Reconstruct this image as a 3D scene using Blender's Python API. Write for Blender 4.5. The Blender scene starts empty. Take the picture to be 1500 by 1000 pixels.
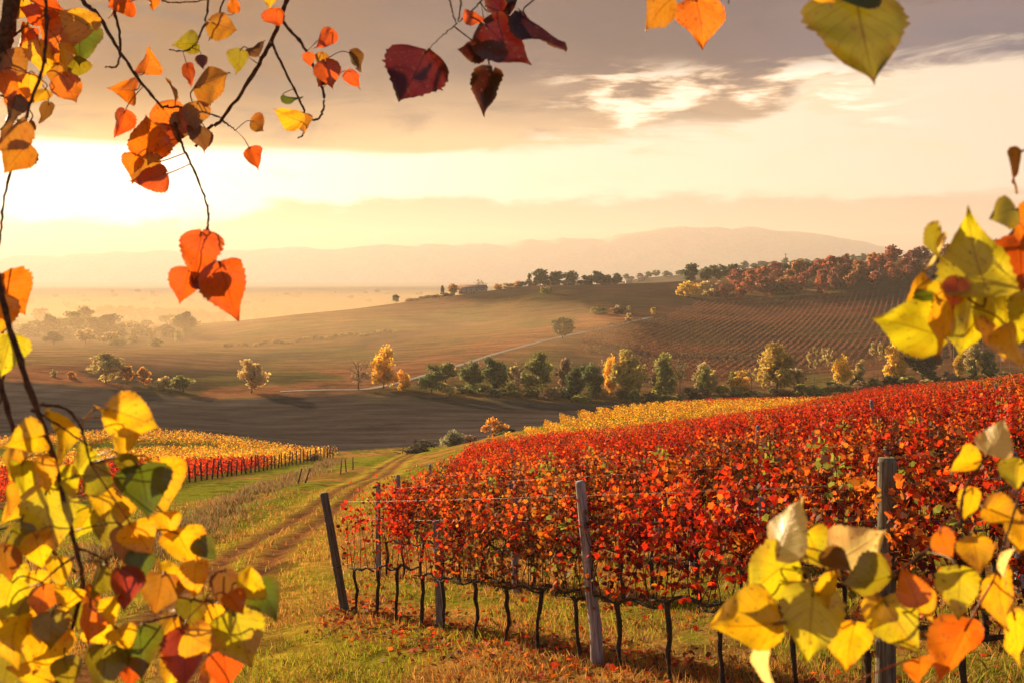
import bpy, math, random
import numpy as np
from mathutils import Vector, Matrix

SC = bpy.context.scene
COL = SC.collection
R = math.radians
rng = np.random.default_rng(7)
random.seed(7)

# ------------------------------------------------------------------ camera, sun, sky, exposure
F = 1458.0                      # focal length in pixels of the 1500 px wide photograph (35 mm lens)
HOR = 400.0                     # eye level in those pixels
cam_d = bpy.data.cameras.new("camera")
cam = bpy.data.objects.new("camera", cam_d); COL.objects.link(cam)
cam_d.sensor_width = 36.0; cam_d.lens = 36.0 * F / 1500.0
cam_d.shift_y = -(500.0 - HOR) / 1500.0
cam.location = (0, 0, 0); cam.rotation_euler = (R(90), 0, 0)
cam_d.clip_start = 0.05; cam_d.clip_end = 30000
cam_d.dof.use_dof = True; cam_d.dof.focus_distance = 18.0; cam_d.dof.aperture_fstop = 11.0
SC.camera = cam

SUN_AZ, SUN_EL = -38.0, 13.0     # degrees: left of the view, above the horizon
sv = Vector((math.sin(R(SUN_AZ)) * math.cos(R(SUN_EL)), math.cos(R(SUN_AZ)) * math.cos(R(SUN_EL)), math.sin(R(SUN_EL))))
sun_d = bpy.data.lights.new("sun", 'SUN'); sun = bpy.data.objects.new("sun", sun_d); COL.objects.link(sun)
sun_d.energy = 5.0; sun_d.angle = R(0.6); sun_d.color = (1.0, 0.74, 0.44)
sun.rotation_euler = sv.to_track_quat('Z', 'Y').to_euler(); sun.location = (-50, 80, 60)

SC.view_settings.view_transform = 'Standard'; SC.view_settings.look = 'None'
SC.view_settings.gamma = 1.0; SC.view_settings.exposure = 1.36
SC.cycles.use_denoising = True
SC.cycles.max_bounces = 8; SC.cycles.diffuse_bounces = 3; SC.cycles.transmission_bounces = 5
SC.cycles.volume_bounces = 0; SC.cycles.sample_clamp_indirect = 4.0


class G:
    """small helper for node trees"""
    def __init__(self, nt):
        self.nt = nt; self.n = nt.nodes; self.l = nt.links
        self.n.clear()
    def new(self, t, **kw):
        nd = self.n.new(t)
        for k, v in kw.items(): setattr(nd, k, v)
        return nd
    def put(self, sock, v):
        if isinstance(v, bpy.types.NodeSocket): self.l.new(v, sock)
        elif v is not None:
            if isinstance(v, (tuple, list)) and len(v) == 3 and sock.type == 'RGBA': v = (*v, 1.0)
            sock.default_value = v
    def m(self, op, a, b=None, c=None, clamp=False):
        nd = self.new('ShaderNodeMath', operation=op, use_clamp=clamp)
        self.put(nd.inputs[0], a)
        if b is not None: self.put(nd.inputs[1], b)
        if c is not None: self.put(nd.inputs[2], c)
        return nd.outputs[0]
    def ss(self, x, a, b):          # smoothstep a..b
        nd = self.new('ShaderNodeMapRange', interpolation_type='SMOOTHSTEP')
        self.put(nd.inputs[0], x); self.put(nd.inputs[1], a); self.put(nd.inputs[2], b)
        return nd.outputs[0]
    def mix(self, f, a, b, mode='MIX'):
        nd = self.new('ShaderNodeMix', data_type='RGBA', blend_type=mode)
        self.put(nd.inputs[0], f); self.put(nd.inputs[6], a); self.put(nd.inputs[7], b)
        return nd.outputs[2]
    def noise(self, vec, scale, detail=4, rough=0.55, dist=0.0):
        nd = self.new('ShaderNodeTexNoise')
        if vec is not None: self.l.new(vec, nd.inputs['Vector'])
        nd.inputs['Scale'].default_value = scale; nd.inputs['Detail'].default_value = detail
        nd.inputs['Roughness'].default_value = rough; nd.inputs['Distortion'].default_value = dist
        return nd.outputs[0]
    def comb(self, x, y, z):
        nd = self.new('ShaderNodeCombineXYZ')
        self.put(nd.inputs[0], x); self.put(nd.inputs[1], y); self.put(nd.inputs[2], z)
        return nd.outputs[0]
    def sep(self, v):
        nd = self.new('ShaderNodeSeparateXYZ'); self.l.new(v, nd.inputs[0]); return nd.outputs


world = bpy.data.worlds.new("World"); SC.world = world; world.use_nodes = True
g = G(world.node_tree)
out = g.new('ShaderNodeOutputWorld'); bg = g.new('ShaderNodeBackground')
sky = g.new('ShaderNodeTexSky', sky_type='NISHITA', sun_disc=False)
sky.sun_elevation = R(SUN_EL); sky.sun_rotation = R(SUN_AZ); sky.dust_density = 3.0; sky.air_density = 1.0
dirv = g.new('ShaderNodeTexCoord').outputs['Generated']
X, Y, Z = g.sep(dirv)
DEG = 57.29578
az = g.m('MULTIPLY', g.m('ARCTAN2', X, Y), DEG)
el = g.m('MULTIPLY', g.m('ARCSINE', Z), DEG)
inv = g.m('DIVIDE', 1.0, g.m('ADD', g.m('MAXIMUM', Z, 0.0), 0.06))
cp = g.comb(g.m('MULTIPLY', X, inv), g.m('MULTIPLY', Y, inv), 0.0)         # position on a cloud plane
n1 = g.noise(cp, 1.1, 6, 0.6, 0.3)
ae = g.comb(g.m('MULTIPLY', az, 0.055), g.m('MULTIPLY', el, 0.24), 1.7)     # clouds stretched along the horizon
n2 = g.noise(ae, 2.4, 7, 0.62, 0.6)
n3 = g.noise(ae, 0.9, 4, 0.5)
# bright band low in the sky
low_l = g.mix(g.ss(az, -28, 6), (1.65, 1.42, 1.12, 1), (1.02, 0.82, 0.60, 1))
low = g.mix(g.ss(az, 6, 30), low_l, (0.90, 0.72, 0.55, 1))
low = g.mix(g.m('MULTIPLY', g.ss(n2, 0.50, 0.68), 0.35), low, (0.95, 0.70, 0.42, 1))
# soft cloud bank along the horizon
bank_c = g.mix(g.ss(az, -26, 8), (0.70, 0.50, 0.24, 1), (0.68, 0.47, 0.33, 1))
bank_c = g.mix(g.ss(el, 0.5, 3.5), g.mix(g.ss(az, -26, 14), (0.66, 0.44, 0.18, 1), (0.42, 0.285, 0.20, 1)), bank_c)
nb = g.noise(g.comb(g.m('MULTIPLY', az, 0.11), g.m('MULTIPLY', el, 0.35), 4.0), 1.6, 6, 0.6)
b_edge = g.m('ADD', g.m('ADD', 3.0, g.m('MULTIPLY', g.ss(az, -19, -11), 1.15)), g.m('MULTIPLY', g.m('SUBTRACT', nb, 0.5), 3.2))
hz = g.mix(g.ss(g.m('SUBTRACT', el, b_edge), -0.35, 0.30), bank_c, low)
# cloud deck
edge = g.m('ADD', 6.65, g.m('ADD', g.m('MULTIPLY', g.ss(az, 0, 5), 0.5), g.m('MULTIPLY', g.ss(az, 12.0, 18.0), 3.4)))
e2 = g.m('ADD', el, g.m('MULTIPLY', g.m('SUBTRACT', n2, 0.5), g.m('ADD', 0.8, g.m('MULTIPLY', g.ss(az, -8, 8), 5.5))))
deck = g.ss(g.m('SUBTRACT', e2, edge), -0.15, g.m('ADD', 0.55, g.m('MULTIPLY', g.ss(az, -8, 8), 0.9)))
gapn = g.noise(g.comb(g.m('MULTIPLY', az, 0.09), g.m('MULTIPLY', el, 0.42), 9.3), 1.9, 6, 0.58, 0.25)
reg = g.m('MULTIPLY', g.m('MULTIPLY', g.ss(az, 0.0, 5.0), g.m('SUBTRACT', 1.0, g.ss(az, 17.0, 24.0))), g.m('MULTIPLY', g.ss(el, 6.8, 7.8), g.m('SUBTRACT', 1.0, g.ss(el, 10.6, 12.4))))
gap = g.m('MULTIPLY', reg, g.ss(gapn, 0.48, 0.60))
up = g.ss(g.m('SUBTRACT', el, g.m('ADD', 6.4, g.m('MULTIPLY', g.m('SUBTRACT', n3, 0.5), 4.5))), 0.0, 5.0)
c_low = g.mix(g.ss(az, -28, 4), (0.80, 0.42, 0.12, 1), (0.84, 0.54, 0.29, 1))
c_up = g.mix(g.ss(az, -25, 0), (0.20, 0.078, 0.024, 1), (0.105, 0.075, 0.095, 1))
c_up = g.mix(g.ss(az, 6, 26), c_up, (0.125, 0.12, 0.18, 1))
deckc = g.mix(up, c_low, c_up)
deckc = g.mix(g.m('MULTIPLY', g.ss(n1, 0.45, 0.72), 0.30), deckc, (0.34, 0.20, 0.14, 1))
deckc = g.mix(g.m('MULTIPLY', g.ss(n2, 0.52, 0.34), 0.55), deckc, (0.07, 0.06, 0.085, 1))
s1 = g.mix(deck, hz, deckc)
s1 = g.mix(g.m('MULTIPLY', gap, 0.92), s1, g.mix(g.ss(gapn, 0.52, 0.66), (0.95, 0.62, 0.36, 1), (1.25, 1.08, 0.85, 1)))
# glow round the hidden sun
gd = g.m('ADD', g.m('POWER', g.m('MULTIPLY', g.m('SUBTRACT', az, -30.0), 1.0 / 11.0), 2.0),
         g.m('POWER', g.m('MULTIPLY', g.m('SUBTRACT', el, 4.4), 1.0 / 2.4), 2.0))
glow = g.m('MULTIPLY', g.m('EXPONENT', g.m('MULTIPLY', gd, -1.0)), 0.8)
s2 = g.mix(1.0, s1, g.mix(1.0, (1.0, 0.86, 0.55, 1), g.comb(glow, glow, glow), 'MULTIPLY'), 'ADD')
# painted front, plain sky behind and overhead
skyl = g.mix(1.0, sky.outputs[0], (0.16, 0.16, 0.16, 1), 'MULTIPLY')
over = g.m('MULTIPLY', g.ss(g.m('ABSOLUTE', az), 120, 60), g.ss(el, 55, 20))
over = g.m('MULTIPLY', g.m('ADD', 0.25, g.m('MULTIPLY', over, 0.75)), 1.0)
fin = g.mix(over, skyl, s2)
g.l.new(fin, bg.inputs[0]); bg.inputs[1].default_value = 0.42
g.l.new(bg.outputs[0], out.inputs[0])


# ------------------------------------------------------------------ helpers
def tag(o, label=None, cat=None, group=None, kind=None):
    if label: o['label'] = label
    if cat: o['category'] = cat
    if group: o['group'] = group
    if kind: o['kind'] = kind
    return o

def empty(name, loc, label, cat, group=None):
    o = bpy.data.objects.new(name, None); COL.objects.link(o)
    o.location = loc; o.empty_display_size = 0.2
    return tag(o, label, cat, group)

def link(name, mesh, parent=None, loc=None):
    o = bpy.data.objects.new(name, mesh); COL.objects.link(o)
    if parent is not None: o.parent = parent
    if loc is not None: o.location = loc
    return o

class MB:
    """collects vertices, faces and colours; makes one mesh"""
    def __init__(self): self.v = []; self.f = []; self.c = []; self.n = 0; self.uv = []; self.mi = []
    def add(self, v, f, c=(0.5, 0.5, 0.5), uv=None):
        v = np.asarray(v, float).reshape(-1, 3); c = np.asarray(c, float)
        if c.ndim == 1: c = np.tile(c, (len(v), 1))
        self.v.append(v); self.c.append(c)
        self.uv.append(np.zeros((len(v), 2)) if uv is None else uv)
        for fa in (f if isinstance(f, list) else [f]):
            if len(fa): self.f.append(np.asarray(fa, int) + self.n)
        self.n += len(v); return self
    def mesh(self, name, mat, smooth=False, uv=False):
        v = np.concatenate(self.v); c = np.concatenate(self.c)
        me = bpy.data.meshes.new(name)
        tot = np.concatenate([np.full(len(f), f.shape[1]) for f in self.f])
        idx = np.concatenate([f.ravel() for f in self.f])
        st = np.concatenate([[0], np.cumsum(tot)[:-1]])
        me.vertices.add(len(v)); me.vertices.foreach_set('co', v.astype(np.float32).ravel())
        me.loops.add(len(idx)); me.loops.foreach_set('vertex_index', idx.astype(np.int32))
        me.polygons.add(len(tot)); me.polygons.foreach_set('loop_start', st.astype(np.int32))
        me.update(calc_edges=True)
        if smooth: me.polygons.foreach_set('use_smooth', np.ones(len(tot), bool))
        ca = me.color_attributes.new('Col', 'FLOAT_COLOR', 'POINT')
        ca.data.foreach_set('color', np.concatenate([c, np.ones((len(c), 1))], 1).astype(np.float32).ravel())
        if uv:
            u = np.concatenate(self.uv)[idx]; ul = me.uv_layers.new(name='UVMap')
            ul.data.foreach_set('uv', u.astype(np.float32).ravel())
        me.materials.append(mat); me.validate(); return me
    def tube(self, pts, rad, sides=6, c=(0.5, 0.5, 0.5), cap=True):
        P = np.asarray(pts, float); n = len(P); rad = np.broadcast_to(np.asarray(rad, float), (n,))
        T = np.gradient(P, axis=0); T /= np.linalg.norm(T, axis=1)[:, None] + 1e-12
        ref = np.array([0, 0, 1.0]) if abs(T[0][2]) < 0.8 else np.array([1.0, 0, 0])
        A = np.cross(T, ref); A /= np.linalg.norm(A, axis=1)[:, None] + 1e-12
        B = np.cross(T, A); th = np.linspace(0, 2 * np.pi, sides, endpoint=False)
        V = P[:, None] + rad[:, None, None] * (np.cos(th)[None, :, None] * A[:, None] + np.sin(th)[None, :, None] * B[:, None])
        i = np.arange(n - 1)[:, None] * sides; j = np.arange(sides)[None]; k = (j + 1) % sides
        q = np.stack([i + j, i + k, i + sides + k, i + sides + j], -1).reshape(-1, 4)
        fs = [q]
        if cap: fs += [np.arange(sides)[::-1][None], (np.arange(sides) + (n - 1) * sides)[None]]
        return self.add(V.reshape(-1, 3), fs, c)
    def box(self, a, b, c=(0.5, 0.5, 0.5)):
        x0, y0, z0 = a; x1, y1, z1 = b
        v = [(x0, y0, z0), (x1, y0, z0), (x1, y1, z0), (x0, y1, z0), (x0, y0, z1), (x1, y0, z1), (x1, y1, z1), (x0, y1, z1)]
        return self.add(v, np.array([(0, 3, 2, 1), (4, 5, 6, 7), (0, 1, 5, 4), (1, 2, 6, 5), (2, 3, 7, 6), (3, 0, 4, 7)]), c)
    def leaves(self, cen, nor, tip, size, col, shape, fold=0.25):
        """many flat leaf polygons: SHAPE is the outline (x across, y along the tip)"""
        cen = np.asarray(cen, float); N = len(cen)
        nor = nor / (np.linalg.norm(nor, axis=1)[:, None] + 1e-9)
        tip = tip - (tip * nor).sum(1)[:, None] * nor
        tip /= np.linalg.norm(tip, axis=1)[:, None] + 1e-9
        side = np.cross(tip, nor); s = np.asarray(shape, float); m = len(s)
        size = np.broadcast_to(size, (N,))
        V = cen[:, None] + size[:, None, None] * (s[None, :, :1] * side[:, None] + s[None, :, 1:] * tip[:, None]
            - fold * (np.abs(s[None, :, :1]) + 0.5 * s[None, :, 1:] ** 2) * nor[:, None])
        f = np.arange(N * m).reshape(N, m)
        return self.add(V.reshape(-1, 3), f, np.repeat(col, m, 0))

def curve(pts, n):
    """Catmull-Rom through points"""
    P = np.asarray(pts, float); P = np.vstack([2 * P[0] - P[1], P, 2 * P[-1] - P[-2]])
    t = np.linspace(0, len(P) - 3 - 1e-6, n); i = t.astype(int); u = (t - i)[:, None]
    a, b, c, d = P[i], P[i + 1], P[i + 2], P[i + 3]
    return 0.5 * (2 * b + (c - a) * u + (2 * a - 5 * b + 4 * c - d) * u ** 2 + (3 * b - a - 3 * c + d) * u ** 3)

def _hash(ix, iy, s):
    h = np.sin(ix * 127.1 + iy * 311.7 + s * 74.7) * 43758.5453
    return h - np.floor(h)
def vnoise(x, y, s=0):
    x = np.asarray(x, float); y = np.asarray(y, float)
    ix = np.floor(x); iy = np.floor(y); fx = x - ix; fy = y - iy
    fx = fx * fx * (3 - 2 * fx); fy = fy * fy * (3 - 2 * fy)
    a = _hash(ix, iy, s); b = _hash(ix + 1, iy, s); c = _hash(ix, iy + 1, s); d = _hash(ix + 1, iy + 1, s)
    return a + (b - a) * fx + (c - a) * fy + (a - b - c + d) * fx * fy
def fbm(x, y, s=0, o=4):
    t = 0; a = 0.5; n = 0
    for k in range(o):
        t = t + a * vnoise(x, y, s + k); n += a; x = np.asarray(x) * 2.03 + 3.1; y = np.asarray(y) * 2.03 + 1.7; a *= 0.5
    return t / n
def sstep(x, a, b):
    t = np.clip((x - a) / (b - a), 0, 1); return t * t * (3 - 2 * t)

# ------------------------------------------------------------------ materials
def base_mat(name):
    m = bpy.data.materials.new(name); m.use_nodes = True
    return m, G(m.node_tree)

def mat_leaf(name, trans=0.5, objcol=False, rough=0.55, spots=True, veins=False, tboost=1.25, gloss=0.04):
    m, q = base_mat(name)
    o = q.new('ShaderNodeOutputMaterial')
    c = q.new('ShaderNodeAttribute', attribute_name='Col').outputs['Color']
    if objcol:
        c = q.mix(1.0, c, q.new('ShaderNodeObjectInfo').outputs['Color'], 'MULTIPLY')
    tc = q.new('ShaderNodeTexCoord').outputs['Object']
    nrm = None
    if veins:
        uv = q.new('ShaderNodeTexCoord').outputs['UV']; U, V, _ = q.sep(uv)
        au = q.m('ABSOLUTE', U)
        ph = q.m('SUBTRACT', V, q.m('MULTIPLY', au, 0.30))
        sv_ = q.m('ABSOLUTE', q.m('SUBTRACT', q.m('FRACT', q.m('MULTIPLY', ph, 7.0)), 0.5))
        side = q.m('SUBTRACT', 1.0, q.ss(sv_, 0.0, 0.10))
        mid = q.m('SUBTRACT', 1.0, q.ss(au, 0.015, 0.05))
        vein = q.m('MAXIMUM', q.m('MULTIPLY', side, 0.45), mid)
        n = q.noise(tc, 45, 5, 0.65); n2 = q.noise(tc, 160, 4, 0.6)
        c = q.mix(q.m('MULTIPLY', q.ss(n, 0.46, 0.70), 0.55), c, q.mix(1.0, c, (0.85, 0.45, 0.35, 1), 'MULTIPLY'))
        c = q.mix(q.m('MULTIPLY', q.ss(n2, 0.58, 0.68), 0.75), c, (0.10, 0.045, 0.02, 1))
        c = q.mix(q.m('MULTIPLY', vein, 0.75), c, q.mix(1.0, c, (0.60, 0.48, 0.4, 1), 'MULTIPLY'))
        bp = q.new('ShaderNodeBump'); bp.inputs['Strength'].default_value = 0.35; bp.inputs['Distance'].default_value = 0.0015
        q.l.new(q.m('ADD', q.m('MULTIPLY', vein, -1.0), q.m('MULTIPLY', n, 1.2)), bp.inputs['Height']); nrm = bp.outputs[0]
    elif spots:
        n = q.noise(tc, 14, 3, 0.6)
        c = q.mix(q.ss(n, 0.45, 0.75), c, q.mix(1.0, c, (0.62, 0.5, 0.5, 1), 'MULTIPLY'))
    d = q.new('ShaderNodeBsdfDiffuse'); q.l.new(c, d.inputs[0])
    t = q.new('ShaderNodeBsdfTranslucent'); q.l.new(q.mix(1.0, c, (tboost, tboost, tboost, 1), 'MULTIPLY'), t.inputs[0])
    gl = q.new('ShaderNodeBsdfGlossy'); gl.inputs['Roughness'].default_value = rough
    if nrm is not None:
        for b in (d, t, gl): q.l.new(nrm, b.inputs['Normal'])
    x = q.new('ShaderNodeMixShader'); x.inputs[0].default_value = trans
    q.l.new(d.outputs[0], x.inputs[1]); q.l.new(t.outputs[0], x.inputs[2])
    y = q.new('ShaderNodeMixShader'); y.inputs[0].default_value = gloss
    q.l.new(x.outputs[0], y.inputs[1]); q.l.new(gl.outputs[0], y.inputs[2])
    q.l.new(y.outputs[0], o.inputs[0]); return m

def mat_rough(name, col_a, col_b, scale=8, stretch=(1, 1, 1), bump=0.4, dist=0.02, attr=False, rough=0.9, objcol=False):
    m, q = base_mat(name)
    o = q.new('ShaderNodeOutputMaterial'); p = q.new('ShaderNodeBsdfPrincipled')
    tc = q.new('ShaderNodeTexCoord').outputs['Object']
    mp = q.new('ShaderNodeMapping'); q.l.new(tc, mp.inputs[0]); mp.inputs['Scale'].default_value = stretch
    n = q.noise(mp.outputs[0], scale, 6, 0.62, 0.2)
    c = q.mix(q.ss(n, 0.30, 0.70), (*col_a, 1), (*col_b, 1))
    if attr: c = q.mix(1.0, c, q.new('ShaderNodeAttribute', attribute_name='Col').outputs['Color'], 'MULTIPLY')
    if objcol: c = q.mix(1.0, c, q.new('ShaderNodeObjectInfo').outputs['Color'], 'MULTIPLY')
    q.l.new(c, p.inputs['Base Color']); p.inputs['Roughness'].default_value = rough
    p.inputs['Specular IOR Level'].default_value = 0.2
    b = q.new('ShaderNodeBump'); b.inputs['Strength'].default_value = bump; b.inputs['Distance'].default_value = dist
    q.l.new(n, b.inputs['Height']); q.l.new(b.outputs[0], p.inputs['Normal'])
    q.l.new(p.outputs[0], o.inputs[0]); return m

def mat_ground(name, fine=3.0, amount=0.6, bump=0.6, bdist=0.08, big=0.15, stretch=(1, 1, 1)):
    m, q = base_mat(name)
    o = q.new('ShaderNodeOutputMaterial'); p = q.new('ShaderNodeBsdfDiffuse')
    c = q.new('ShaderNodeAttribute', attribute_name='Col').outputs['Color']
    tc = q.new('ShaderNodeTexCoord').outputs['Object']
    mp = q.new('ShaderNodeMapping'); q.l.new(tc, mp.inputs[0]); mp.inputs['Scale'].default_value = stretch; tc = mp.outputs[0]
    a = q.noise(tc, fine, 7, 0.7); b = q.noise(tc, fine * 9, 4, 0.7); L = q.noise(tc, big, 4, 0.6)
    k = q.m('ADD', q.m('MULTIPLY', a, 0.6), q.m('MULTIPLY', b, 0.4))
    c = q.mix(q.m('MULTIPLY', q.ss(k, 0.38, 0.62), amount), c, q.mix(1.0, c, (0.38, 0.34, 0.32, 1), 'MULTIPLY'))
    c = q.mix(q.m('MULTIPLY', q.ss(L, 0.42, 0.62), 0.6), c, q.mix(1.0, c, (1.45, 1.25, 1.1, 1), 'MULTIPLY'))
    q.l.new(c, p.inputs['Color'])
    bp = q.new('ShaderNodeBump'); bp.inputs['Strength'].default_value = bump; bp.inputs['Distance'].default_value = bdist
    q.l.new(k, bp.inputs['Height']); q.l.new(bp.outputs[0], p.inputs['Normal'])
    q.l.new(p.outputs[0], o.inputs[0]); return m

M_VINE = mat_leaf('vine_leaf', 0.50, rough=0.6, gloss=0.02, tboost=1.5)
M_FAR = mat_leaf('far_leaf', 0.48, spots=False, rough=0.6, gloss=0.02, tboost=1.45)
M_CROWN = mat_leaf('tree_leaf', 0.45, objcol=True, spots=False, tboost=1.6)
M_FG = mat_leaf('poplar_leaf', 0.60, veins=True, rough=0.4, tboost=1.2, gloss=0.05)
M_GRASS = mat_leaf('grass_blade', 0.45, spots=False, gloss=0.03)
M_VBARK = mat_rough('vine_bark', (0.020, 0.012, 0.009), (0.075, 0.05, 0.036), 30, (1, 1, 0.25), 0.8, 0.02)
M_BARK = mat_rough('tree_bark', (0.05, 0.035, 0.025), (0.14, 0.10, 0.075), 6, (1, 1, 0.3), 0.5, 0.05, objcol=True)
M_TWIG = mat_rough('twig_bark', (0.045, 0.02, 0.012), (0.13, 0.06, 0.032), 120, (1, 1, 1), 0.5, 0.002)
M_POST = mat_rough('weathered_wood', (0.09, 0.075, 0.068), (0.30, 0.265, 0.25), 14, (3, 3, 0.22), 0.7, 0.012, objcol=True)
M_WIRE = mat_rough('galvanised_wire', (0.10, 0.095, 0.09), (0.18, 0.17, 0.16), 50, bump=0.0, rough=0.4)
M_GROUND = mat_ground('grassy_soil', 2.2, 0.9, 1.0, 0.16, 0.25)
M_FIELD = mat_ground('ploughed_soil', 0.26, 1.0, 1.0, 0.8, 0.03, (0.16, 0.85, 1))
M_HILL = mat_ground('hillside_grass', 0.13, 1.0, 1.0, 2.0, 0.02, (0.32, 0.8, 1))
M_PLAIN = mat_ground('plain_fields', 0.03, 0.4, 0.3, 1.0, 0.004)
M_ROAD = mat_rough('pale_gravel', (0.17, 0.15, 0.125), (0.30, 0.265, 0.225), 0.6, bump=0.2)
M_WALL = mat_rough('farm_plaster', (0.30, 0.25, 0.21), (0.42, 0.36, 0.31), 0.6, bump=0.2)
M_ROOF = mat_rough('roof_tile', (0.16, 0.09, 0.065), (0.28, 0.17, 0.12), 1.2, bump=0.4)
M_DARK = mat_rough('dark_opening', (0.02, 0.018, 0.016), (0.05, 0.045, 0.04), 2, bump=0.0)

# ------------------------------------------------------------------ terrain
def plane(x, y): return -2.75 - 0.16 * y + 0.14 * x
def zpix(py, d): return -(py - HOR) / F * d
CP = []                                        # (x, y, z)
def c_pix(px, py, d): CP.append(((px - 750) / F * d, d, zpix(py, d)))
def c_z(px, d, z): CP.append(((px - 750) / F * d, d, z))
for y in (1.5, 4, 8, 12, 17, 24, 34, 48):
    for t in (-1.2, -0.7, -0.42, -0.22, 0.0, 0.25, 0.5, 0.8, 1.2):
        x = t * y; CP.append((x, y, plane(x, y)))
for a in [(0, 745, 80), (125, 730, 88), (250, 715, 97), (400, 692, 135), (490, 673, 180), (0, 652, 200), (240, 645, 195),
          (560, 677, 130), (600, 690, 95), (500, 663, 205), (-300, 760, 90), (-300, 640, 230),
          (560, 657, 215), (660, 650, 210), (400, 620, 260), (540, 610, 265), (150, 567, 325), (0, 556, 332), (0, 600, 262), (-250, 540, 340),
          (300, 583, 312), (420, 574, 325), (540, 571, 332), (600, 557, 360), (660, 539, 405), (720, 521, 450), (790, 501, 500), (830, 492, 525), (890, 480, 570), (955, 465, 640),
          (720, 582, 318), (830, 588, 320), (1000, 586, 328), (1140, 581, 332), (1280, 566, 332), (1400, 558, 335), (1550, 548, 340),
          (280, 499, 650), (430, 464, 750), (510, 455, 790), (600, 442, 850), (700, 428, 900), (780, 418, 900), (880, 417, 880), (990, 416, 850),
          (1000, 442, 740), (1060, 440, 750), (1200, 430, 745), (1340, 420, 735), (1500, 410, 730), (1100, 410, 830), (1230, 398, 815), (1340, 389, 800), (1500, 378, 800), (1700, 372, 800),
          (1000, 500, 540), (1150, 505, 520), (1290, 500, 500), (1450, 490, 480), (1650, 485, 480), (1000, 545, 410), (1200, 540, 400), (1400, 520, 400),
          (600, 495, 580), (450, 530, 470), (320, 540, 420), (700, 470, 690), (560, 470, 690),
          (0, 520, 455), (100, 526, 440), (200, 520, 465), (0, 497, 640), (150, 498, 650), (-250, 500, 640),
          (230, 469, 1150), (0, 472, 1000), (400, 458, 1500), (0, 447, 1800), (-300, 447, 1800),
          (0, 427, 3800), (400, 427, 3800), (800, 427, 3800), (1200, 427, 3800), (1600, 427, 3800), (-300, 427, 3800),
          (920, 411, 1700), (1000, 403, 1700), (1100, 393, 1700), (1200, 386, 1700), (1340, 380, 1700), (1500, 378, 1700), (1700, 378, 1700)]:
    c_pix(*a)
for a in [(690, 70, -13.8), (870, 90, -16.0), (1080, 110, -17.2), (1300, 102, -13.4), (1500, 95, -11.7), (1700, 92, -8.5),
          (750, 95, -16.5), (830, 130, -19.5), (950, 150, -20.8), (1100, 160, -21.4), (1300, 150, -20.0), (1500, 150, -19),
          (1000, 240, -35), (1250, 240, -34), (1450, 240, -31), (1650, 240, -29), (850, 230, -35.5), (760, 200, -33.0),
          (430, 1150, -66), (600, 1200, -72), (720, 1200, -64), (880, 1250, -52), (1050, 1200, -25), (1200, 1200, -14), (1400, 1200, -8), (1600, 1200, -8),
          (800, 1800, -52), (700, 2000, -66), (1000, 2400, -60), (1300, 2400, -50), (1600, 2400, -50)] + [(q, 9000, -85) for q in (-300, 0, 400, 800, 1200, 1600)]:
    c_z(*a)
CP = np.array(CP)
def _q(x, y):
    th = np.arctan2(x, y); r = np.hypot(x, y)
    return np.stack([1.7 * th, np.log(np.clip(r, 1.2, 9800))], -1)
def _U(d2): return np.where(d2 > 1e-12, 0.5 * d2 * np.log(np.maximum(d2, 1e-12)), 0.0)
_Q = _q(CP[:, 0], CP[:, 1]); _n = len(_Q)
_r = np.hypot(CP[:, 0], CP[:, 1])
_A = np.zeros((_n + 3, _n + 3)); _A[:_n, :_n] = _U(((_Q[:, None] - _Q[None]) ** 2).sum(-1)) + 2e-4 * np.eye(_n)
_A[:_n, _n] = 1; _A[:_n, _n + 1:] = _Q; _A[_n:, :_n] = _A[:_n, _n:].T
# slope-like value so that near and far carry like weight
_w = np.linalg.solve(_A, np.concatenate([CP[:, 2] / _r, np.zeros(3)]))
def _tps(x, y):
    x = np.asarray(x, float); y = np.asarray(y, float); sh = x.shape
    Q = _q(x.ravel(), y.ravel()); o = np.empty(len(Q))
    for i in range(0, len(Q), 20000):
        q = Q[i:i + 20000]
        o[i:i + 20000] = _U(((q[:, None] - _Q[None]) ** 2).sum(-1)) @ _w[:_n] + _w[_n] + q @ _w[_n + 1:]
    r = np.clip(np.hypot(x, y), 1.2, 9800)
    return o.reshape(sh) * r
LIM = R(50)
TRACK = curve([(-4.2, 4), (-5.0, 12), (-7.3, 25), (-8.9, 37), (-10.0, 52), (-12.5, 85), (-15.2, 143), (-19, 190)], 120)
def track_dist(x, y):
    d = np.full(np.shape(x), 1e9)
    s = np.zeros(np.shape(x))
    for a, b in zip(TRACK[:-1], TRACK[1:]):
        ab = b - a; t = np.clip(((x - a[0]) * ab[0] + (y - a[1]) * ab[1]) / (ab @ ab), 0, 1)
        dx = x - a[0] - t * ab[0]; dy = y - a[1] - t * ab[1]; dd = np.hypot(dx, dy)
        k = dd < d; d = np.where(k, dd, d); s = np.where(k, np.sign(dx * ab[1] - dy * ab[0]) * dd, s)
    return s                                     # signed: negative on the left side
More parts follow.
